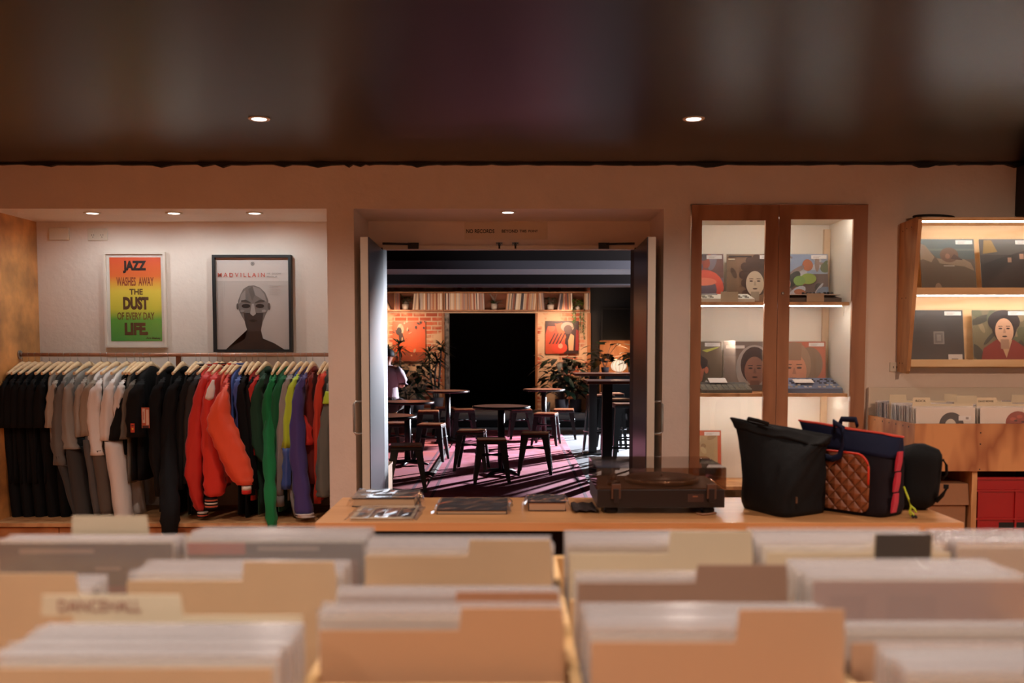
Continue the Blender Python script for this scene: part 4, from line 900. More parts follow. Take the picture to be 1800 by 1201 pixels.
# bags
def pinchbag(parent_rot, org, foot, A, B, q0=0, q1=1, n=16, pinch=2.4, tt=.016, amp=.004, seed=1, grow=0, zf=1.0):
    """bag skin between a four-cornered foot (front-left, front-right, back-right, back-left) and a closed top ridge A-B"""
    inv = Matrix.Rotation(-parent_rot, 3, 'Z'); rings = []
    FL, FR, BR, BL = [Vector((*p, org[2])) for p in foot]; A, B = Vector(A), Vector(B)
    rd = (B-A).normalized(); pp = Vector((-rd.y, rd.x, 0))
    m = 12; P = []
    for s in range(4):
        for j in range(m):
            t = j/m*2-1; P.append([(t, -1), (1, t), (-t, 1), (-1, -t)][s])
    for k in range(n+1):
        q = q0+(q1-q0)*k/n; ring = []; s_ = q**pinch; e = 1 - .06*max(0, 1-q/.08)+grow
        for u, v in P:
            L = (abs(u)**6+abs(v)**6)**(1/6); u2, v2 = u/L*e, v/L*e
            bot = (FL*(1-u2)+FR*(1+u2))*.5*(1-v2)*.5 + (BL*(1-u2)+BR*(1+u2))*.5*(1+v2)*.5
            top = A*(1-u2)*.5+B*(1+u2)*.5+pp*v2*tt
            p = bot.lerp(top, s_); zt = A.z*(1-u2)*.5+B.z*(1+u2)*.5
            p.z = org[2]+(zt-org[2])*q
            a = amp*(math.sin(u*6+q*9+seed)+.6*math.sin(v*9-q*14+seed*2)+.5*math.sin(u*15+q*5))*min(1, q*6)
            p += Vector((a*.4, -a, 0 if q < .9 else a*.8))
            ring.append(inv @ (p-Vector(org)))
        rings.append(ring)
    bm = BM(); loft(bm, rings); return bm
M_blkb = fabric((12, 10, 10), .75, .6)
M_blks = fabric((17, 14, 13), .7, .2)
ro = math.radians(-64); O1 = (1.066, 3.86, TZ+.001)
t = thing('tote_bag', 'large black canvas tote bag standing at the front of the table', 'bag', O1, (0, 0, ro))
obj('body', pinchbag(ro, O1, ((.950, 4.17), (1.068, 3.87), (1.300, 4.02), (1.185, 4.32)), (.925, 4.17, 1.112), (1.278, 3.99, 1.055), pinch=2.8, amp=.005, seed=4), M_blkb, t)
obj('top_hem', pinchbag(ro, O1, ((.950, 4.17), (1.068, 3.87), (1.300, 4.02), (1.185, 4.32)), (.922, 4.17, 1.116), (1.281, 3.985, 1.059), q0=.90, pinch=2.8, amp=.005, seed=4, grow=.03, n=4), M_blks, t)
bm = BM(); tube(bm, [(-.30, .06, .366), (-.27, .04, .378), (-.22, .05, .372), (-.18, .07, .360)], .008, 8, sx=.6); obj('strap', bm, M_blks, t)
bx('zip_pull', flat((90, 60, 40)), t, -.004, .002, .06, .066, .06, .085)

ro = math.radians(-50); O2 = (1.462, 3.88, TZ+.001)
t = thing('tote_bag', 'navy tote bag with a brown quilted pocket and pink strap', 'bag', O2, (0, 0, ro))
M_pl = fabric((24, 14, 20), .8, .3); M_nv = fabric((20, 24, 50), .8, .3)
ft = ((1.225, 4.15), (1.460, 3.875), (1.610, 4.00), (1.375, 4.27))
obj('body', pinchbag(ro, O2, ft, (1.215, 4.16, 1.108), (1.555, 3.96, 1.058), q1=.78, pinch=3.6, amp=.002, seed=2), M_pl, t)
obj('upper_band', pinchbag(ro, O2, ft, (1.212, 4.16, 1.110), (1.558, 3.955, 1.060), q0=.74, pinch=3.6, amp=.002, seed=2, grow=.02, n=6), M_nv, t)
obj('piping', pinchbag(ro, O2, ft, (1.210, 4.16, 1.113), (1.560, 3.955, 1.063), q0=.985, pinch=3.6, amp=.002, seed=2, grow=.03, n=1), flat((214, 66, 40)), t)
def quilt_mat():
    m = bpy.data.materials.new('quilted_nylon'); m.use_nodes = True; nt = m.node_tree; b = nt.nodes['Principled BSDF']; b.inputs['Roughness'].default_value = .5
    tc = nt.nodes.new('ShaderNodeTexCoord'); sp = nt.nodes.new('ShaderNodeSeparateXYZ'); nt.links.new(tc.outputs['Object'], sp.inputs[0])
    outs = []
    for s in (1, -1):
        a = nt.nodes.new('ShaderNodeMath'); a.operation = 'MULTIPLY_ADD'; a.inputs[1].default_value = s*1.0; nt.links.new(sp.outputs['X'], a.inputs[0]); nt.links.new(sp.outputs['Z'], a.inputs[2])
        k = nt.nodes.new('ShaderNodeMath'); k.operation = 'MULTIPLY'; k.inputs[1].default_value = 17; nt.links.new(a.outputs[0], k.inputs[0])
        p = nt.nodes.new('ShaderNodeMath'); p.operation = 'PINGPONG'; p.inputs[1].default_value = .5; nt.links.new(k.outputs[0], p.inputs[0]); outs.append(p)
    mn = nt.nodes.new('ShaderNodeMath'); mn.operation = 'MINIMUM'; nt.links.new(outs[0].outputs[0], mn.inputs[0]); nt.links.new(outs[1].outputs[0], mn.inputs[1])
    pw = nt.nodes.new('ShaderNodeMath'); pw.operation = 'POWER'; pw.inputs[1].default_value = .4; nt.links.new(mn.outputs[0], pw.inputs[0])
    bp = nt.nodes.new('ShaderNodeBump'); bp.inputs['Strength'].default_value = 1; bp.inputs['Distance'].default_value = .02
    nt.links.new(pw.outputs[0], bp.inputs['Height']); nt.links.new(bp.outputs[0], b.inputs['Normal'])
    b.inputs['Base Color'].default_value = (*lin((150, 84, 48)), 1); return m
pts = [(-.34, .015), (-.10, .015)] + ell(-.09, .045, .03, .03, 5, -PI/2, 0) + [(-.06, .19)] + ell(-.115, .19, .055, .055, 8, 0, PI/2)[1:] + [(-.34, .250)]
bm = BM(); prism(bm, pts, 'y', -.016, -.002); q = obj('quilted_pocket', bm, quilt_mat(), t)
bm = BM(); tube(bm, [(-.34, -.014, .252), (-.20, -.016, .252)] + [(x, -.016, z) for x, z in ell(-.115, .19, .057, .060, 8, PI/2, 0)] + [(-.058, -.016, .13)], .0045, 6); obj('piping', bm, flat((222, 60, 36)), q)
bm = BM(); tube(bm, [(-.21, -.016, .33), (-.20, -.040, .372), (-.165, -.035, .350), (-.16, -.04, .28), (-.175, -.038, .235), (-.21, -.03, .22), (-.25, -.02, .225)], .014, 8, sx=.5); obj('strap', bm, M_nv, t)
bm = BM(); tube(bm, [(-.28, .13, .345), (-.27, .13, .372), (-.20, .12, .374), (-.18, .10, .35)], .012, 8, sx=.5); obj('strap', bm, M_nv, t)
M_pk = fabric((196, 48, 66), .7, .2)
bm = BM()
for k in range(3):
    z0 = .262-.082*k; prism(bm, [(.020+.0*k, z0), (.012, z0-.04), (.010, z0-.078), (.016, z0-.078), (.024, z0-.04), (.026, z0)], 'y', .06-.012*k, .095-.012*k)
obj('pink_webbing', bm, M_pk, t)

t = thing('backpack', 'small rounded black backpack at the right end of the table', 'bag', (1.748, 4.03, TZ+.001), (0, 0, math.radians(-12)))
rings = []
for k in range(15):
    q = k/14; z = .27*q; s = (1-abs(2*q-1)**6)**.4 if 0 < q < 1 else .25
    s = max(.55 if q < .1 else .25, s); sh = .022*q
    rings.append([(-.085+sh+.088*s*math.cos(a)*(1/(abs(math.cos(a))**4+abs(math.sin(a))**4)**.25), .10+.095*s*math.sin(a)*(1/(abs(math.cos(a))**4+abs(math.sin(a))**4)**.25), z) for a in [2*PI*j/24 for j in range(24)]])
bm = BM(); loft(bm, rings); obj('body', bm, M_blkb, t)
bm = BM(); tube(bm, [(.012, .02, .215), (.024, .01, .195), (.026, .01, .155), (.014, .02, .135)], .006, 8); obj('carry_loop', bm, M_blks, t)
bm = BM(); tube(bm, [(-.01, .02, .04), (.012, .01, .07), (.026, .0, .10), (.020, .0, .112)], .008, 8, sx=.6); box(bm, .012, .032, -.010, 0, .098, .116, bev=.003); obj('side_strap', bm, M_blks, t)
t = thing('drawcord', 'neon yellow drawcord hanging between the navy tote and backpack', 'cord', (1.560, 3.90, TZ+.001))
bm = BM(); tube(bm, [(.0, .03, .12), (.012, .01, .075), (.018, .0, .045), (.012, -.004, .02), (.020, -.01, .006)], .004, 6); tube(bm, [(.016, .0, .05), (.032, -.004, .035), (.038, -.008, .022)], .004, 6); tube(bm, [(.010, 0, .03), (.024, -.006, .018), (.030, -.012, .006)], .0035, 6); obj('cord', bm, flat((190, 200, 40)), t)
bm = BM(); tube(bm, [(.020, -.01, .010), (.022, -.018, .004)], .005, 6); tube(bm, [(.030, -.012, .010), (.034, -.020, .004)], .005, 6); obj('cord_end', bm, M_black, t)

# ================================================================= FRONT RECORD BINS
COLX = {'a': -.77, 'b': -.425, 'c': -.091, 'd': .258, 'e': .600, 'f': .945}
t = thing('record_bin_table', 'large pine record bin across the foreground, split into long bays', 'record bin', (0, .72, 0))
y1 = 1.28; zb_, zt_ = .742, 1.0
bx('base_board', M_binw, t, -1.15, 1.32, 0, y1, zb_-.018, zb_)
bx('end_board', M_binw, t, -1.15, 1.32, y1-.018, y1, zb_, zt_); bx('end_board', M_binw, t, -1.15, 1.32, 0, .018, zb_, zt_)
for x in (-.945, -.598, -.258, .082, .430, .773, 1.12): bx('bay_divider', M_binw, t, x-.007, x+.007, .018, y1-.018, zb_, zt_)
for x in (-1.15, 1.302): bx('side_board', M_binw, t, x, x+.018, .018, y1-.018, zb_, zt_)
cs = list(COLX.values())
for x in cs:
    for y in (1.655-.72, 1.235-.72): bx('cross_slat', M_binw, t, x-.160, x+.160, y-.006, y+.006, zt_-.085, zt_-.002)
for x in (-1.12, 1.25):
    for y in (.04, y1-.10): bx('leg', M_binw, t, x, x+.06, y, y+.06, 0, zb_-.018)
def stack(col, y0, y1, n, ztop, name, front=None, tones=(0, 1, 7, 1, 4, 5), lean=.05, mixed=True):
    cx = COLX[col]
    for k in range(n):
        y = y0+(y1-y0)*(k+.5)/n
        put(R.choice(tones), cx+R.uniform(-.004, .004), y, ztop-.322+R.uniform(-.003, .004), -lean, 'sleeved record in the row %s' % name, 'records in the row %s' % name, yaw=R.uniform(-.006, .006))
def div2(col, y, ztop, label, tab, tabh=.028, m=None, lean=-.05, tabm=None, word=None, w_=.318):
    return divider(label, COLX[col], y, ztop-.300, lean, tab, w_=w_, h=.300, tabh=tabh, m=m, tabm=tabm, word=word)
# far row
stack('a', 1.80, 1.865, 7, 1.070, 'far left behind the blank pale divider tab', tones=(3, 8, 2, 1))
div2('a', 1.880, 1.070, 'blank cream divider tab rising above the far left row of records', (.30, .76), .036, M_cardp)
stack('b', 1.79, 1.88, 11, 1.080, 'at the far end below the clothes', tones=(1, 0, 9, 3, 7))
def front_sleeve(col, y, z0, lean, shapes, label):
    t = thing('record_sleeve', label, 'record', (COLX[col]-.1575, y, z0), (lean, 0, 0))
    bx('card_sleeve', M_board, t, 0, .315, 0, .004, 0, .315); art('cover_picture', t, .315, .315, shapes, (0, -.0006, 0)); bx('plastic_outer', M_poly, t, -.004, .319, -.003, .0055, .001, .322)
front_sleeve('a', 1.79, .757, .05, [(FULL, (42, 24, 24)), (rect(.5, .25, .95, .75), (110, 24, 22)), (rect(.12, .94, .55, .965), (170, 140, 124)), (rect(.55, .84, .7, .86), (150, 120, 108))], 'dark maroon record with pale title lines at the front of the far left row')
front_sleeve('b', 1.78, .760, .05, [(FULL, (62, 50, 52)), (rect(0, .93, .33, 1), (176, 78, 62)), (rect(.4, .955, .75, .975), (170, 150, 140)), (rect(.9, .1, .97, .9), (110, 70, 70))], 'dark record with a red corner band at the front of its row, left of centre')
stack('c', 1.70, 1.80, 10, 1.078, 'at the far end behind the tan divider, centre', tones=(1, 9, 7, 0))
div2('c', 1.690, 1.070, 'tan divider card at the far end of the centre bay, under the paper books', (.55, 1.0), .028)
bpy.context.view_layer.update()
stack('d', 1.73, 1.83, 9, 1.082, 'at the far end behind the broad cream divider tab')
div2('d', 1.720, 1.068, 'cream divider card with a broad tab at the far end below the turntable', (.54, 1.0), .040, M_cardp)
stack('e', 1.73, 1.86, 10, 1.080, 'at the far end behind the dark grey tab')
div2('e', 1.718, 1.070, 'cream divider card with a dark grey label at the far end below the bags', (.575, .905), .032, M_cardp, tabm=(flat((74, 66, 60)), -.040, .001))
stack('f', 1.75, 1.88, 12, 1.075, 'at the far right corner of the bin', tones=(5, 4, 2, 0))
# middle row
stack('a', 1.41, 1.50, 9, 1.078, 'behind the tall pale divider at the left edge', tones=(4, 1, 8, 3))
div2('a', 1.400, 1.078, 'tall pale tan divider card cut by the left picture edge', (.0, 1.0), .030, M_card)
stack('b', 1.52, 1.62, 10, 1.076, 'behind the wide tan divider of the left middle')
div2('b', 1.505, 1.072, 'wide tan divider card in the left middle with its tab on the right', (.55, 1.0), .030)
stack('c', 1.42, 1.47, 5, 1.070, 'in the hollow of the centre bay', tones=(2, 5, 4))
div2('c', 1.405, 1.058, 'brown divider card low in the hollow of the centre bay', (.53, 1.0), .022, flat((176, 120, 84)))
stack('d', 1.51, 1.53, 2, 1.075, 'behind the brown tab, right of centre')
div2('d', 1.500, 1.070, 'brown divider card with its tab on the right, mid-depth right of centre', (.56, 1.0), .028, flat((158, 122, 100)))
stack('e', 1.47, 1.60, 12, 1.082, 'behind the pinkish brown record at the right')
front_sleeve('e', 1.458, .768, .05, [(FULL, (182, 132, 110)), (rect(.08, .5, .25, .93), (170, 120, 100)), (rect(.35, .5, .58, .93), (172, 124, 104)), (ell(.86, .78, .02, .025), (60, 40, 40)), (ell(.80, .67, .018, .02), (80, 50, 46))], 'pinkish brown record with faint text columns at the front of the right row')
# near row
stack('b', 1.115, 1.26, 22, 1.074, 'large glossy pack in the left foreground before the lettered tab', tones=(1, 0, 7, 1))
divider('divider card lettered DANCEHALL behind the glossy left foreground pack', COLX['b'], 1.30, .775, -.05, (-.14, .48), w_=.30, h=.30, tabh=.028, m=M_cardp, wordm=flat((150, 84, 74)), word=[('DANCEHALL', -.06, .30, .006, .022)])
div2('b', 1.098, 1.072, 'pale tan divider card at the very front of the left foreground pack', (.0, 1.0), .0, M_card)
stack('c', 1.30, 1.34, 4, 1.076, 'behind the nearest centre divider')
div2('c', 1.285, 1.060, 'tan divider card with right-hand tab, nearest in the centre bay', (.57, 1.0), .030, flat((196, 150, 112)))
stack('d', 1.255, 1.365, 13, 1.070, 'behind the biggest tan divider right of centre')
div2('d', 1.24, 1.058, 'biggest tan divider card in the right-centre foreground with a right-hand tab', (.57, 1.0), .042, flat((200, 156, 120)))
stack('e', 1.30, 1.33, 4, 1.056, 'behind the tan divider of the right foreground')
div2('e', 1.288, 1.042, 'tan divider card of the right foreground, partly behind the pale pack', (.93, 1.0), .034, flat((190, 146, 114)))
stack('e', 1.09, 1.19, 12, 1.066, 'pale pack in the bottom right corner', tones=(1, 0, 7, 5))
# ================================================================= BACK ROOM
YF = 19.35
bm = BM(); box(bm, -5.2, 5.2, 6.75, YF+.3, -.1, 0); struct('floor_back_room', bm, mat('back_room_concrete', (128, 128, 130), .55, var=.12, vscale=2))
bm = BM(); box(bm, -5.4, 5.4, 6.75, YF+3.4, 2.75, 2.85); struct('ceiling_back_room', bm, M_void)
bm = BM(); box(bm, -5.4, -5.2, 6.75, YF+.3, 0, 2.75); struct('wall_back_room_left', bm, M_black)
bm = BM(); box(bm, -5.4, 5.4, 6.752, 6.80, ZC, 2.75); box(bm, -5.4, -3.3, 6.752, 6.80, 0, ZC); box(bm, XR, 5.4, 6.752, 6.80, 0, ZC)
box(bm, -3.3, -.95, 6.752, 6.80, 0, ZC); box(bm, .91, XR, 6.752, 6.80, 0, ZC); box(bm, -.95, .91, 6.752, 6.80, DZ+.03, ZC); struct('wall_back_room_front', bm, M_black)
bm = BM(); box(bm, 5.2, 5.4, 6.75, YF+.3, 0, 2.75); struct('wall_back_room_right', bm, M_black)
M_beam = mat('beam_paint', (62, 58, 64), .6)
for i, (a, b_, z, h_) in enumerate(((12.3, 13.25, 2.35, .105), (15.5, 16.3, 2.35, .012))):  # lighter slab below, black above: lit underside and shaded face put into colour
    bm = BM(); box(bm, -5.2, 5.2, a, b_, z, z+h_); box(bm, -5.2, 5.2, a+.002, b_-.002, z+h_, 2.75, 1); struct('trim_%d' % (i+3), bm, mats=[M_beam, M_void])
# platform
bm = BM(); box(bm, -5.2, 5.2, 17.0, YF, .0, .15); struct('floor_platform', bm, mat('platform_grey', (112, 110, 112), .6, var=.15))
bm = BM(); box(bm, -5.2, 5.2, 16.985, 17.0, 0, .128); struct('trim_5', bm, M_black)
# brick wall with dark opening
def brick():
    m = bpy.data.materials.new('whitewashed_brick'); m.use_nodes = True; nt = m.node_tree; b = nt.nodes['Principled BSDF']; b.inputs['Roughness'].default_value = .85
    tc = nt.nodes.new('ShaderNodeTexCoord'); sp = nt.nodes.new('ShaderNodeSeparateXYZ'); cb = nt.nodes.new('ShaderNodeCombineXYZ')
    nt.links.new(tc.outputs['Object'], sp.inputs[0]); nt.links.new(sp.outputs['X'], cb.inputs[0]); nt.links.new(sp.outputs['Z'], cb.inputs[1])
    br = nt.nodes.new('ShaderNodeTexBrick'); br.inputs['Scale'].default_value = 1; br.inputs['Brick Width'].default_value = .24; br.inputs['Row Height'].default_value = .085; br.inputs['Mortar Size'].default_value = .012
    br.inputs['Color1'].default_value = (*lin((206, 108, 76)), 1); br.inputs['Color2'].default_value = (*lin((170, 84, 60)), 1); br.inputs['Mortar'].default_value = (*lin((206, 178, 150)), 1)
    nt.links.new(cb.outputs[0], br.inputs['Vector'])
    n = nt.nodes.new('ShaderNodeTexNoise'); n.inputs['Scale'].default_value = 2.6; n.inputs['Detail'].default_value = 8; nt.links.new(tc.outputs['Object'], n.inputs['Vector'])
    cr = nt.nodes.new('ShaderNodeValToRGB'); cr.color_ramp.elements[0].position = .44; cr.color_ramp.elements[1].position = .54; nt.links.new(n.outputs['Fac'], cr.inputs[0])
    mx = nt.nodes.new('ShaderNodeMix'); mx.data_type = 'RGBA'; nt.links.new(cr.outputs[0], mx.inputs['Factor']); nt.links.new(br.outputs['Color'], mx.inputs['A']); mx.inputs['B'].default_value = (*lin((222, 186, 150)), 1)
    nt.links.new(mx.outputs['Result'], b.inputs['Base Color'])
    bp = nt.nodes.new('ShaderNodeBump'); bp.inputs['Strength'].default_value = .5; bp.inputs['Distance'].default_value = .02; nt.links.new(br.outputs['Fac'], bp.inputs['Height']); bp.invert = True; nt.links.new(bp.outputs[0], b.inputs['Normal'])
    return m
MBR = brick()
def fx(px): return W(px, 600, YF)[0]
xo0, xo1, xr = fx(789), fx(943), fx(1037)
bm = BM(); box(bm, -5.2, xo0, YF, YF+.3, .0, 2.75); box(bm, xo1, xr, YF, YF+.3, .0, 2.75); box(bm, xo0, xo1, YF, YF+.3, 2.03, 2.75); struct('wall_far_brick', bm, MBR)
bm = BM(); box(bm, xo0-.2, xo1+.2, YF+3.2, YF+3.3, 0, 2.75); box(bm, xo0-.3, xo0-.2, YF+.3, YF+3.3, 0, 2.75); box(bm, xo1+.2, xo1+.3, YF+.3, YF+3.3, 0, 2.75); box(bm, xo0-.3, xo1+.3, YF+.3, YF+3.3, .0, .02); struct('wall_dark_room', bm, M_void)
bm = BM(); box(bm, xr, 5.2, YF, YF+.3, 0, 2.75); struct('wall_far_dark', bm, M_black)
M_trimw = wood('door_frame_wood', (158, 98, 58), (182, 120, 76), .5)
bm = BM(); box(bm, fx(777), fx(781), YF-.04, YF, .15, 2.03); box(bm, fx(941), fx(945), YF-.04, YF, .15, 2.03); struct('trim_6', bm, M_trimw)
bm = BM(); box(bm, fx(782), fx(789.5), YF-.012, YF+.2, .15, 2.03); struct('trim_7', bm, mat('speckled_stone', (120, 114, 110), .8, var=.8, vscale=14))
bm = BM(); box(bm, fx(1032), fx(1038), YF-.05, YF, .15, 2.03); struct('trim_8', bm, M_trimw)
bm = BM(); box(bm, fx(1054), 5.0, YF-.03, YF-.002, .15, 1.50); struct('wall_panel_wood', bm, wood('timber_panel', (170, 110, 66), (196, 136, 88), .5, 5, (1.2, 1, .1)))

# record shelf
YS = 18.95
def px2(px, y=YS): return W(px, 530, y)[0]
zs0, zs1 = W(800, 547, YS)[2], W(800, 513, YS)[2]
for n_, (a, b_, vs) in enumerate(((652, 779, (693, 735)), (780, 944, (822,)), (945, 1038, (990,)))):
    t = thing('record_shelf', ('left', 'middle', 'right')[n_]+' section of the long record shelf above the brick wall', 'shelf', (px2(a), YS, zs0))
    w_ = px2(b_)-px2(a)-.002; h_ = zs1-zs0; ms = M_trimw
    bx('shelf_board', ms, t, 0, w_, 0, .36, 0, .025); bx('shelf_board', ms, t, 0, w_, 0, .36, h_-.022, h_); bx('back_board', mat('shelf_back', (130, 74, 48), .7), t, .02, w_-.02, .34, .36, .025, h_-.022)
    for x in [0, w_-.02]+[px2(v)-px2(a) for v in vs]: bx('upright', ms, t, x, x+.02, .002, .34, .025, h_-.022)
SP = [(232, 206, 176), (206, 170, 136), (186, 110, 74), (240, 220, 200), (150, 76, 52), (90, 70, 66), (210, 150, 104), (170, 140, 130), (220, 190, 160), (64, 54, 60), (200, 180, 170)]
spm = [mat('spine_%d' % i, c, .6) for i, c in enumerate(SP)]
spines = []
for m in spm:
    bm = BM(); box(bm, 0, 1, 0, .315, 0, .315); me = bpy.data.meshes.new('record_sleeve'); bm.to_mesh(me); bm.free(); me.materials.append(m); spines.append(me)
cubs = [(681, 686, .42, 'far left cubby, leaning against its side'), (694.5, 702, 0, 'left cubby beside the first potted plant'), (725, 735, -.10, 'left cubby right of the first potted plant'), (737, 777, 0, 'full cubby left of the dark opening'),
        (782, 821.5, 0, 'middle section, left of its upright'), (824.5, 851, .03, 'middle section, left of the potted plant'), (889, 941, -.09, 'middle section, right of the potted plant'),
        (947, 958, .08, 'right section, left of the potted plant'), (980, 988.5, -.16, 'right section, leaning beside the potted plant'), (992, 1006, .04, 'right section, left of the trailing plant'), (1027, 1036, 0, 'right section, right of the trailing plant')]
for a, b_, ln, nm in cubs:
    x = px2(a); xe = px2(b_)
    while x < xe:
        th = R.choice((.012, .016, .020, .026)); me = R.choice(spines); o = bpy.data.objects.new('record_spine', me); C.objects.link(o)
        o.location = (x, YS+.015+R.random()*.01, zs0+.0255+abs(ln)*.0); o.scale = (th-.001, 1, 1-R.random()*.02)
        o.rotation_euler = (0, -ln, 0)
        tag(o, 'record spine on the long shelf, '+nm, 'record', 'records on the shelf, '+nm); x += th/math.cos(ln)

# plants -------------------------------------------------------
M_leaf = mat('leaf_green', (62, 84, 44), .45, var=.3, vscale=3); M_dleaf = mat('dark_leaf', (40, 58, 40), .45, var=.3, vscale=3); M_lleaf = mat('light_leaf', (130, 146, 62), .5, var=.3)
M_pot = mat('grey_pot', (120, 112, 118), .6); M_wpot = mat('white_pot', (206, 190, 176), .5); M_stem = mat('pale_trunk', (140, 126, 116), .7); M_soil = mat('soil', (40, 30, 24), .9)
def blade(bm, p, d, L, wd, droop, n=4, lobed=False):
    d = Vector(d).normalized(); side = d.cross(Vector((0, 0, 1)))
    if side.length < .05: side = Vector((1, 0, 0))
    side.normalize(); prev = None; up = side.cross(d)
    for k in range(n+1):
        q = k/n; c = Vector(p)+d*L*q+Vector((0, 0, -droop*L*q*q))
        wdt = wd*math.sin(PI*min(.98, .12+.86*q))**.7 if k < n else .001
        if lobed and k % 2: wdt *= .55
        a, b = bm.verts.new(c+side*wdt), bm.verts.new(c-side*wdt)
        if prev: f = bm.faces.new((prev[0], a, b, prev[1])); f.smooth = True
        prev = (a, b)
def pot(parent, r0, r1, h, m):
    bm = BM(); lathe(bm, [(r0, 0), (r1, h), (r1-.012, h), (r1-.015, h-.02)], 24); obj('pot', bm, m, parent); bm = BM(); lathe(bm, [(r1-.016, h-.03), (r1-.016, h-.025)], 20); obj('soil', bm, M_soil, parent)
def rosette(bm, p, n, L, wd, r):
    for k in range(n):
        a = r.random()*2*PI; e = r.uniform(-.25, 1.0); blade(bm, p, (math.cos(a), math.sin(a), e), L*r.uniform(.7, 1), wd, .30)
def pot_plant(label, px, Y, z, potm, r0, r1, h, kind, cat='plant', seed=1, name='potted_plant', fh=.3, fr=.2, n=60, lm=None, trunks=()):
    x = W(px, 600, Y)[0]; t = thing(name, label, cat, (x, Y, z)); r = random.Random(seed)
    pot(t, r0, r1, h, potm)
    if kind == 'yucca':
        for (tx, th, bend) in trunks:
            bm = BM(); pts = [(0+tx*.25+ (tx*.75)*q*q*1.0+bend*math.sin(q*PI), 0, h-.03+(th-h)*q) for q in [i/7 for i in range(8)]]
            tube(bm, pts, [.022-.006*i/7 for i in range(8)], 8); obj('trunk', bm, M_stem, t)
            bm = BM(); e = pts[-1]
            for s in range(3): rosette(bm, (e[0], 0, e[2]-.05+.06*s), 24, .34, .014, r)
            obj('leaf_rosette', bm, M_dleaf, t)
    else:
        bm = BM(); sm = BM()
        for k in range(n):
            a = r.random()*2*PI; rad = fr*math.sqrt(r.random()); zz = h+fh*r.uniform(.15, 1)
            p = Vector((rad*math.cos(a), rad*math.sin(a)*.7, zz))
            if k % 3 == 0: tube(sm, [(0, 0, h-.03), (p.x*.4, p.y*.4, h+(zz-h)*.6), tuple(p)], .005, 5)
            L = {'small': .10, 'leafy': .26, 'monstera': .34, 'spiky': .22}[kind]; wd = {'small': .022, 'leafy': .055, 'monstera': .12, 'spiky': .012}[kind]
            blade(bm, tuple(p) if kind != 'spiky' else (0, 0, h-.02), (math.cos(a), math.sin(a), r.uniform(-.2, .8) if kind != 'spiky' else r.uniform(.4, 1.4)), L*r.uniform(.7, 1.2), wd, .5, 6 if kind == 'monstera' else 4, kind == 'monstera')
        obj('foliage', bm, lm or M_dleaf, t); obj('stem', sm, M_stem, t)
    return t
PZ = .15; zsf = zs0+.026
pot_plant('bushy green plant in a white pot in the left shelf section', 713, YS+.17, zsf, M_wpot, .05, .065, .11, 'small', seed=2, fh=.16, fr=.10, n=50, lm=M_leaf)
pot_plant('spiky green plant in a white pot in the middle shelf section', 869, YS+.17, zsf, M_wpot, .05, .065, .12, 'spiky', seed=3, n=26, lm=M_leaf)
pot_plant('round-leaved plant in a white pot in the right shelf section', 967.5, YS+.17, zsf, M_wpot, .055, .068, .10, 'small', seed=4, fh=.13, fr=.09, n=46, lm=M_leaf)
t = pot_plant('light green trailing plant spilling over the right shelf section', 1015, YS+.10, zsf, M_wpot, .04, .05, .07, 'small', seed=5, fh=.13, fr=.10, n=50, lm=M_lleaf)
bm = BM(); r = random.Random(4)
for k in range(9):
    x = r.uniform(-.10, .13); L = r.uniform(.25, .62); pts = [(x, -.13-.02*r.random(), .03-L*q+.0) for q in [i/6 for i in range(7)]]; pts = [(x*.3, -.05, .08)]+pts
    tube(bm, pts, .004, 4)
    for j in range(int(L*36)): blade(bm, (x+r.uniform(-.01, .01), -.14, .02-L*r.random()), (r.uniform(-1, 1), -.4, r.uniform(-.6, .3)), .045, .014, .3, 3)
obj('trailing_vine', bm, M_leaf, t)
pot_plant('three-stemmed yucca in a grey pot beside the left door frame', 767, 18.75, PZ, M_pot, .105, .135, .27, 'yucca', seed=6, trunks=((-.14, 1.10, -.05), (.0, .98, -.03), (.09, 1.22, .02)))
pot_plant('leafy palm in a grey pot, left of the three-stemmed yucca', 734, 18.6, PZ, M_pot, .10, .13, .25, 'leafy', seed=7, fh=.70, fr=.30, n=80)
pot_plant('tall yucca standing behind the seated person at the left', 702, 18.8, PZ, M_pot, .10, .13, .25, 'yucca', seed=8, trunks=((.0, 1.24, .02), (-.22, 1.15, 0)))
pot_plant('small dark plant pot partly hidden behind the seated person', 716, 18.2, PZ, M_pot, .09, .12, .22, 'leafy', seed=18, fh=.6, fr=.22, n=40)
pot_plant('large leafy plant in a grey pot below the figure painting', 988, 18.6, PZ, M_pot, .115, .13, .25, 'leafy', seed=9, fh=.78, fr=.42, n=150)
pot_plant('broad leafy plant in the rightmost grey floor pot', 1012, 18.75, PZ, M_pot, .105, .115, .24, 'leafy', seed=10, fh=.72, fr=.34, n=100)
t = thing('floor_vase', 'slim pale floor vase behind the right round table', 'vase', (W(963, 600, 18.5)[0], 18.5, PZ))
bm = BM(); lathe(bm, [(.035, 0), (.05, .20), (.045, .20)], 20); obj('vase_body', bm, M_wpot, t); bm = BM(); lathe(bm, [(.040, .19), (.040, .195)], 16); obj('vase_fill', bm, M_soil, t)

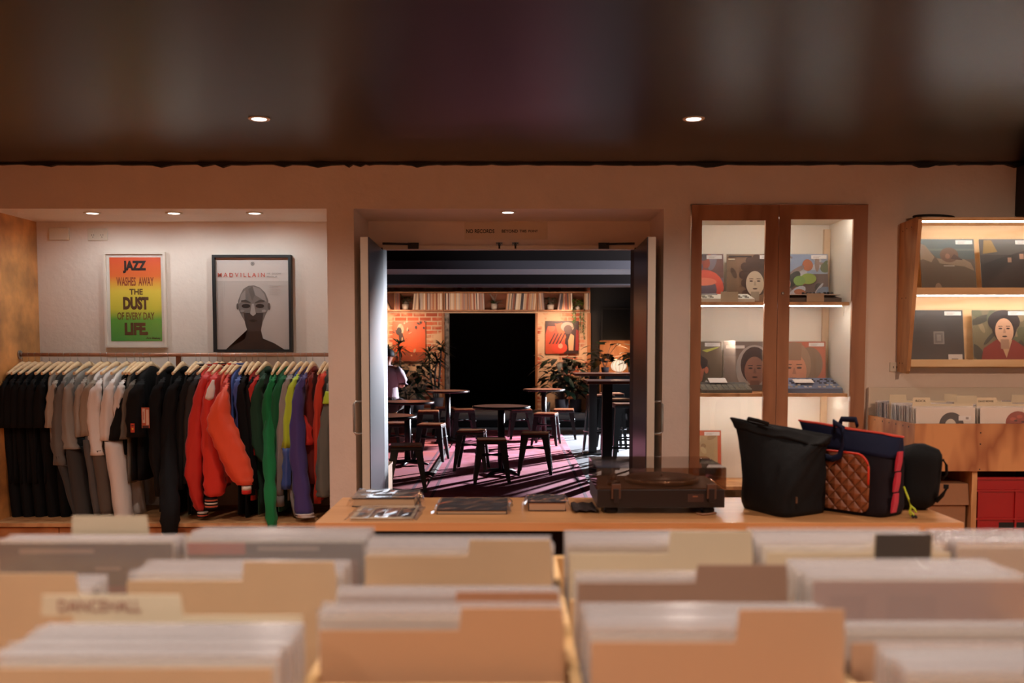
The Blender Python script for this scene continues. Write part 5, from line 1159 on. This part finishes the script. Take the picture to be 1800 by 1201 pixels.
# paintings
def painting(label, px0, py0, px1, py1, shapes):
    x0, _, z1 = W(px0, py0, YF-.03); x1, _, z0 = W(px1, py1, YF-.03); t = thing('painting', label, 'painting', (x0, YF-.032, z0))
    bx('canvas', flat((150, 90, 60)), t, 0, x1-x0, .0, .030, 0, z1-z0); art('painted_surface', t, x1-x0, z1-z0, shapes, (0, -.001, 0), eps=.0012); return t
painting('orange canvas with a small dark head at its upper left', 690, 565, 748, 637, [(FULL, (214, 92, 46)), (rect(0, 0, 1, .25), (150, 70, 44)), (ell(.24, .80, .10, .14), (196, 170, 140)), (ell(.20, .76, .08, .10), (40, 26, 24)), ([(.18, .70), (.3, .72), (.38, .5), (.2, .48)], (60, 36, 30))] + blobs(31, [(196, 160, 126), (50, 34, 30)], 24, .02, .06)[:24] + [(rect(.05, 0, .95, .03), (70, 40, 30))])
painting('painting of two orange figures under the right record shelf', 959, 564.5, 1017, 622, [(FULL, (60, 34, 30)), ([(0, 0), (.55, 0), (.6, .5), (.45, .9), (.1, .95), (0, .6)], (196, 76, 44)), (ell(.18, .80, .11, .13), (214, 96, 60)), (ell(.18, .84, .12, .13, 14, 0, PI), (80, 40, 34)), ([(.3, .9), (.5, .95), (.62, .5), (.45, .3)], (222, 100, 56)), (ell(.66, .82, .20, .15), (176, 150, 132)), (ell(.68, .74, .13, .14), (96, 70, 62)), (ell(.42, .18, .24, .18), (206, 70, 46)), (ell(.45, .24, .07, .08), (226, 150, 120)), ([(.70, .1), (.84, .1), (.86, .55), (.76, .62), (.68, .4)], (206, 160, 118)), ([(.9, .1), (1, .1), (1, .7), (.92, .75)], (150, 40, 34))] + [([(.1+.1*k, .3), (.14+.1*k, .3), (.3+.1*k, .62), (.27+.1*k, .64)], (74, 36, 32)) for k in range(4)])
t = thing('television', 'large black screen on the dark wall right of the record shelf', 'television', (fx(1056), YF-.09, 1.50))
bx('housing', M_black, t, 0, 1.1, .0, .07, 0, .62); bx('screen', mat('dark_screen', (8, 8, 9), .55, spec=.2), t, .02, 1.08, -.002, -.0005, .02, .60)

l = bpy.data.lights.new('dark_room_fill', 'POINT'); l.energy = 60; l.color = (1, .78, .7); l.shadow_soft_size = .2; lo = bpy.data.objects.new('dark_room_fill', l); C.objects.link(lo); lo.location = (.9, YF+1.2, 2.3)  # added unseen lamp, lifts the black inside the opening
# lamp counter
t = thing('side_counter', 'low timber counter along the far wall carrying the globe lamp', 'counter', (fx(1050), 18.2, 0))
bx('counter_top', M_trimw, t, 0, 2.2, 0, .9, .865, .90); bx('counter_front', M_black, t, .05, 2.15, .05, .85, .15, .864)
t = thing('globe_lamp', 'glowing ribbed globe lamp on the far counter', 'lamp', (W(1088, 600, 18.5)[0], 18.5, .902))
bm = BM(); lathe(bm, [(.05, 0), (.055, .012)], 20); obj('base', bm, M_black, t)
bm = BM(); lathe(bm, [(.146*math.cos(a), .122+.115*math.sin(a)) for a in [-1.3+2.6*i/12 for i in range(13)]], 32); obj('shade', bm, mat('lamp_shade', (255, 226, 190), .6, emit=1.0, ecol=(1, .74, .52)), t)
bm = BM()
for k in range(12):
    a = 2*PI*k/12; tube(bm, [(.148*math.cos(e)*math.cos(a), .148*math.cos(e)*math.sin(a), .122+.117*math.sin(e)) for e in [-1.3+2.6*i/10 for i in range(11)]], .0032, 5)
obj('rib', bm, mat('lamp_rib', (90, 66, 50), .5), t)
l = bpy.data.lights.new('lamp_light', 'POINT'); l.energy = 12; l.color = (1, .55, .28); l.shadow_soft_size = .13; lo = bpy.data.objects.new('lamp_light', l); C.objects.link(lo); lo.location = (t.location.x, 18.75, 1.22)
pot_plant('monstera with split leaves left of the globe lamp', 1064, 18.45, .902, M_pot, .06, .08, .10, 'monstera', seed=11, fh=.42, fr=.22, n=15, lm=M_dleaf)
pot_plant('dark feathery plant right of the globe lamp', 1111, 18.4, .902, M_pot, .06, .08, .10, 'leafy', seed=12, fh=.30, fr=.12, n=30, lm=M_dleaf)

# rugs
def rug(label, x0, x1, y0, y1, c1, c2, name='rug'):
    m = bpy.data.materials.new('rug_pile'); m.use_nodes = True; nt = m.node_tree; b = nt.nodes['Principled BSDF']; b.inputs['Roughness'].default_value = .95
    tc = nt.nodes.new('ShaderNodeTexCoord'); n = nt.nodes.new('ShaderNodeTexNoise'); n.inputs['Scale'].default_value = 1.1; n.inputs['Detail'].default_value = 9; n.inputs['Roughness'].default_value = .75; nt.links.new(tc.outputs['Object'], n.inputs['Vector'])
    cr = nt.nodes.new('ShaderNodeValToRGB'); cr.color_ramp.elements[0].position = .38; cr.color_ramp.elements[1].position = .62
    cr.color_ramp.elements[0].color = (*lin(c1), 1); cr.color_ramp.elements[1].color = (*lin(c2), 1); nt.links.new(n.outputs['Fac'], cr.inputs[0]); nt.links.new(cr.outputs[0], b.inputs['Base Color'])
    t = thing(name, label, 'rug', (x0, y0, 0)); w_, d_ = x1-x0, y1-y0
    bx('pile', m, t, 0, w_, 0, d_, .0005, .010)
    bm = BM(); box(bm, .08, .11, .08, d_-.08, .0100, .0112); box(bm, w_-.11, w_-.08, .08, d_-.08, .0100, .0112); box(bm, .08, w_-.08, d_-.11, d_-.08, .0100, .0112); box(bm, .08, w_-.08, .08, .11, .0100, .0112)
    obj('border_line', bm, flat((120, 54, 74), .95), t)
rug('faded purple-red rug in front of the double doors', -.845, .785, 7.6, 16.4, (178, 60, 66), (206, 112, 140))
rug('faded orange-red rug under the left-hand tables', -2.75, -.875, 7.4, 15.9, (196, 70, 46), (176, 88, 104))
t = thing('cable_cover', 'flat grey cable cover along the seam between the two rugs', 'cable cover', (-.885, 10.8, .0112))
bm = BM(); prism(bm, [(-.03, 0), (.05, 0), (.03, .014), (-.01, .014)], 'y', 0, 2.6); obj('cover_strip', bm, flat((90, 80, 78)), t)
bm = BM(); tube(bm, [(-.02, -.05, .02), (-.06, -.10, .02), (.03, -.16, .02)], .018, 8); obj('cable_end', bm, M_black, t)

# tables and stools
M_top = wood('cafe_table_wood', (116, 62, 38), (140, 80, 50), .3, 6, (.3, 1, 1)); M_edge = mat('metal_edge', (70, 64, 64), .25, .8)
def make_cafe():
    t = thing('cafe_table', 'x', 'table')
    bm = BM(); lathe(bm, [(.300, .725), (.300, .750)], 40); obj('table_top', bm, M_top, t)
    bm = BM(); lathe(bm, [(.3005, .722), (.315, .724), (.315, .749), (.3005, .751)], 40, cap=False); obj('metal_edge', bm, M_edge, t)
    bm = BM(); tube(bm, [(0, 0, .03), (0, 0, .724)], .038, 16); obj('pole', bm, M_blackm, t)
    bm = BM()
    for k in range(4):
        a = PI/4+k*PI/2; tube(bm, [(0, 0, .045), (.16*math.cos(a), .16*math.sin(a), .032), (.25*math.cos(a), .25*math.sin(a), .012)], [.03, .022, .011], 8, sx=1)
    obj('cross_base', bm, M_blackm, t); bm = BM(); lathe(bm, [(.11, .712), (.11, .7215)], 20); obj('top_plate', bm, M_blackm, t); return t
def make_stool(h, s, wood_m):
    t = thing('metal_stool', 'x', 'stool')
    bm = BM(); box(bm, -s, s, -s, s, h-.018, h, bev=.008); obj('seat', bm, wood_m, t)
    bm = BM(); box(bm, -s-.004, s+.004, -s-.004, s+.004, h-.050, h-.019, bev=.006); obj('seat_frame', bm, M_blackm, t)
    sp = s*1.28
    for sx in (-1, 1):
        for sy in (-1, 1):
            bm = BM(); w0, w1 = .078, .032; rings = []
            for z, k, w_ in ((h-.03, s, w0), (.0, sp, w1)):
                x, y = sx*k, sy*k; rings.append([(x, y, z), (x-sx*w_, y, z), (x-sx*w_, y-sy*.006, z), (x-sx*.006, y-sy*.006, z), (x-sx*.006, y-sy*w_, z), (x, y-sy*w_, z)])
            loft(bm, rings)
            for f in bm.faces: f.smooth = False
            obj('leg', bm, M_blackm, t)
    zz = h*.62 if h < .6 else h*.35; k = s+(sp-s)*(1-zz/h)
    bm = BM()
    if h < .6: tube(bm, [(-k, -k, zz), (k, k, zz)], .010, 6); tube(bm, [(-k, k, zz), (k, -k, zz)], .010, 6)
    else:
        for a, b_ in (((-k, -k), (k, -k)), ((k, -k), (k, k)), ((k, k), (-k, k)), ((-k, k), (-k, -k))): tube(bm, [(*a, zz), (*b_, zz)], .012, 6)
    obj('brace', bm, M_blackm, t); return t
FL = .0112
cafe = None
for label, px, Y, z in (('round table at the back left, before the left door frame', 787, 14.3, FL), ('round table at the back right, before the pale vase', 956, 14.8, FL), ('round table in the middle of the purple rug, nearest the dark opening', 881, 10.75, FL),
                    ('round table beside the left door, further of the two with orange tops', 716, 11.6, FL), ('round table cut by the left door, nearer of the two with orange tops', 673, 9.3, FL)):
    loc = (W(px, 700, Y)[0], Y, z)
    if not cafe: cafe = make_cafe(); cafe.location = loc; cafe['label'] = label; cafe['group'] = 'round cafe tables'
    else: dup(cafe, loc, (0, 0, R.uniform(0, 1)), label, 'round cafe tables')
M_seat = wood('stool_seat_wood', (140, 80, 48), (166, 100, 62), .35, 8)
st = make_stool(.45, .150, M_seat); used = False
for label, px, Y, a in (('low stool nearest the doorway, by the left door', 714, 9.6, .12), ('low stool under the cut-off left round table', 700, 12.3, .1), ('low stool with an orange-lit seat, left of the rug seam', 758, 12.1, -.12),
                    ('low stool behind the orange-lit one, half under the back left table', 753, 14.5, .05), ('low stool mostly behind the back left table pole', 783, 15.3, .2), ('low stool between the back left table and the middle table', 815, 14.9, .15),
                    ('low stool left of the middle table', 829, 11.2, -.08), ('low stool before the middle table, overlapping its pole', 864, 10.2, .05), ('low stool right of the middle table', 941, 10.9, -.06),
                    ('low stool left of the back right table pole, partly hidden', 916, 14.9, .1), ('low stool before the back right table', 960, 14.0, -.2), ('low stool at the right edge of the purple rug', 991, 15.0, -.05)):
    loc = (W(px, 700, Y)[0], Y, FL if px != 991 else .001)
    if not used: used = True; st.location = loc; st.rotation_euler = (0, 0, a); st['label'] = label; st['group'] = 'low metal stools'
    else: dup(st, loc, (0, 0, a), label, 'low metal stools')
def bar_table(label, px0, px1, Y, z, d_, legs):
    x0, x1 = W(px0, 660, Y)[0], W(px1, 660, Y)[0]; t = thing('bar_table', label, 'table', (x0, Y, 0)); w_ = x1-x0
    bx('table_top', M_top, t, 0, w_, 0, d_, z-.03, z, bev=.004)
    for x in legs:
        x = W(x, 700, Y+d_/2)[0]-x0; bx('pole', M_blackm, t, x-.05, x+.05, d_/2-.05, d_/2+.05, .02, z-.031); bx('foot_plate', M_blackm, t, x-.13, x+.13, d_/2-.13, d_/2+.13, .001, .020, bev=.004)
bar_table('tall rectangular bar table further back, below the globe lamp', 1011, 1200, 12.6, 1.055, .6, (1042, 1150))
bar_table('tall bar table at the right, nearer the double doors', 1033, 1200, 9.9, 1.06, .6, (1067, 1150))
bs = make_stool(.76, .145, M_seat); used = False
for label, px, Y, a in (('tall bar stool furthest back, between the bar tables', 1075, 13.6, .1), ('tall bar stool behind the nearer bar table pole', 1090, 12.2, -.1), ('tall bar stool with the orange-lit seat at the right door', 1101, 11.25, .06), ('tall bar stool beside the further bar table pole', 1056, 13.2, .3)):
    loc = (W(px, 700, Y)[0], Y, .001)
    if not used: used = True; bs.location = loc; bs.rotation_euler = (0, 0, a); bs['label'] = label; bs['group'] = 'tall bar stools'
    else: dup(bs, loc, (0, 0, a), label, 'tall bar stools')
t = thing('wooden_crate', 'plain timber box on the floor just inside the left door', 'crate', (-1.40, 7.75, FL)); 
bx('crate_body', M_ply, t, 0, .40, 0, .5, 0, .42); bx('crate_lid', M_ply, t, -.005, .405, -.005, .505, .421, .44)

# ================================================================= PERSON (seated, back to us)
PX, PYY = W(681, 650, 14.0)[0]-.03, 14.0
t = thing('person', 'person in a pale pinkish T-shirt and dark trousers sitting with back turned, cut off by the left door', 'person', (PX, PYY, 0)); t['label'] = 'person in a pale T-shirt and dark trousers seated with back to us'
def skin_mesh(name, m, pts, edges, rad, parent, root=0, sub=2):
    me = bpy.data.meshes.new(name); me.from_pydata(pts, edges, []); o = bpy.data.objects.new(name, me); C.objects.link(o); o.parent = parent
    md = o.modifiers.new('skin', 'SKIN'); md.use_smooth_shade = True
    if not me.skin_vertices: me.attributes  # layer is made by the modifier
    bpy.context.view_layer.update()
    if not me.skin_vertices:
        bm = bmesh.new(); bm.from_mesh(me); bm.verts.layers.skin.verify(); bm.to_mesh(me); bm.free()
    sv = me.skin_vertices[0].data
    for i, r_ in enumerate(rad): sv[i].radius = (r_, r_) if not isinstance(r_, tuple) else r_
    sv[root].use_root = True
    s = o.modifiers.new('sub', 'SUBSURF'); s.levels = sub; s.render_levels = sub; me.materials.append(m); return o
M_skin = mat('skin', (176, 112, 92), .55); M_shirt = fabric((186, 166, 174)); M_trou = fabric((58, 52, 48)); M_hair = mat('dark_hair', (24, 20, 20), .7)
P = []; E = []; Rr = []
def add(p, r_, par=None):
    P.append(p); Rr.append(r_); i = len(P)-1
    if par is not None: E.append((par, i))
    return i
pel = add((0, 0, .58), .13); sp1 = add((0, .02, .78), .125, pel); ch = add((0, .05, 1.0), .15, sp1); nk0 = add((.005, .08, 1.11), .07, ch); nk = add((.01, .10, 1.16), .05, nk0)
h1 = add((.015, .13, 1.22), .075, nk); h2 = add((.02, .135, 1.29), .085, h1); add((.02, .13, 1.335), .055, h2)
for s in (-1, 1):
    hp = add((s*.09, .06, .55), .10, pel); kn = add((s*.16, .46, .56), .065, hp); an = add((s*.17, .44, .10), .042, kn); ft = add((s*.18, .56, .06), .038, an); add((s*.185, .62, .045), .030, ft)
    shd = add((s*.165, .05, 1.06), .065, ch); el = add((s*.235, .06, .84), .045, shd); wr = add((s*.14, .28, .86), .030, el); hd = add((s*.11, .34, .87), .030, wr)
    for k in range(4): f1 = add((s*(.085+.018*k), .385, .885-.01*k), .009, hd); add((s*(.08+.017*k), .415+.004*(k in (1, 2)), .872-.01*k), .007, f1)
    th = add((s*.075, .345, .895), .011, hd); add((s*.065, .37, .905), .009, th)
skin_mesh('body', M_skin, P, E, Rr, t)
# clothes
bm = BM(); rings = []
for z, a, b_, cy in ((.66, .185, .135, .01), (.70, .18, .135, .01), (.80, .175, .13, .02), (.92, .185, .135, .04), (1.02, .20, .13, .05), (1.08, .185, .11, .065), (1.115, .12, .085, .075), (1.135, .075, .07, .085)):
    rings.append([((a+.006*math.sin(5*q+z*30))*math.cos(q), cy+b_*math.sin(q), z) for q in [2*PI*j/24 for j in range(24)]])
loft(bm, rings)
for s in (-1, 1): tube(bm, [(s*.13, .05, 1.055), (s*.19, .052, 1.00), (s*.235, .058, .90), (s*.245, .06, .86)], [.085, .082, .075, .075], 14)
obj('tshirt', bm, M_shirt, t)
bm = BM(); rings = [[(a*math.cos(q), cy+b_*math.sin(q), z) for q in [2*PI*j/20 for j in range(20)]] for z, a, b_, cy in ((.47, .17, .15, .03), (.56, .19, .16, .02), (.68, .178, .138, .01), (.705, .172, .132, .01))]
loft(bm, rings)
for s in (-1, 1): tube(bm, [(s*.08, .04, .56), (s*.13, .25, .57), (s*.16, .46, .56), (s*.165, .48, .50), (s*.17, .45, .30), (s*.17, .44, .13)], [.12, .10, .085, .08, .07, .065], 14)
obj('trousers', bm, M_trou, t)
bm = BM()
rings = []
for k in range(9):
    e = -.35+1.9*k/8; rings.append([(.02+.098*math.cos(e)*math.cos(q), .120+.105*math.cos(e)*math.sin(q)-.01, 1.285+.085*math.sin(e)) for q in [2*PI*j/20 for j in range(20)]])
loft(bm, rings); obj('hair', bm, M_hair, t)
for s in (-1, 1):
    bm = BM(); lathe(bm, [(.004, -.004), (.016, .0), (.013, .008), (.004, .009)], 12); obj('ear', bm, M_skin, t, loc=(.02+s*.097, .135, 1.26), rot=(0, s*PI/2, 0))
    bm = BM(); tube(bm, [(s*.172, .40, .045), (s*.18, .52, .05), (s*.186, .66, .035)], [.045, .048, .035], 12); obj('shoe', bm, flat((190, 180, 180)), t)
o = dup(st, (PX+.0, PYY+.06, FL), (0, 0, .1), 'low stool under the seated person', 'low metal stools')
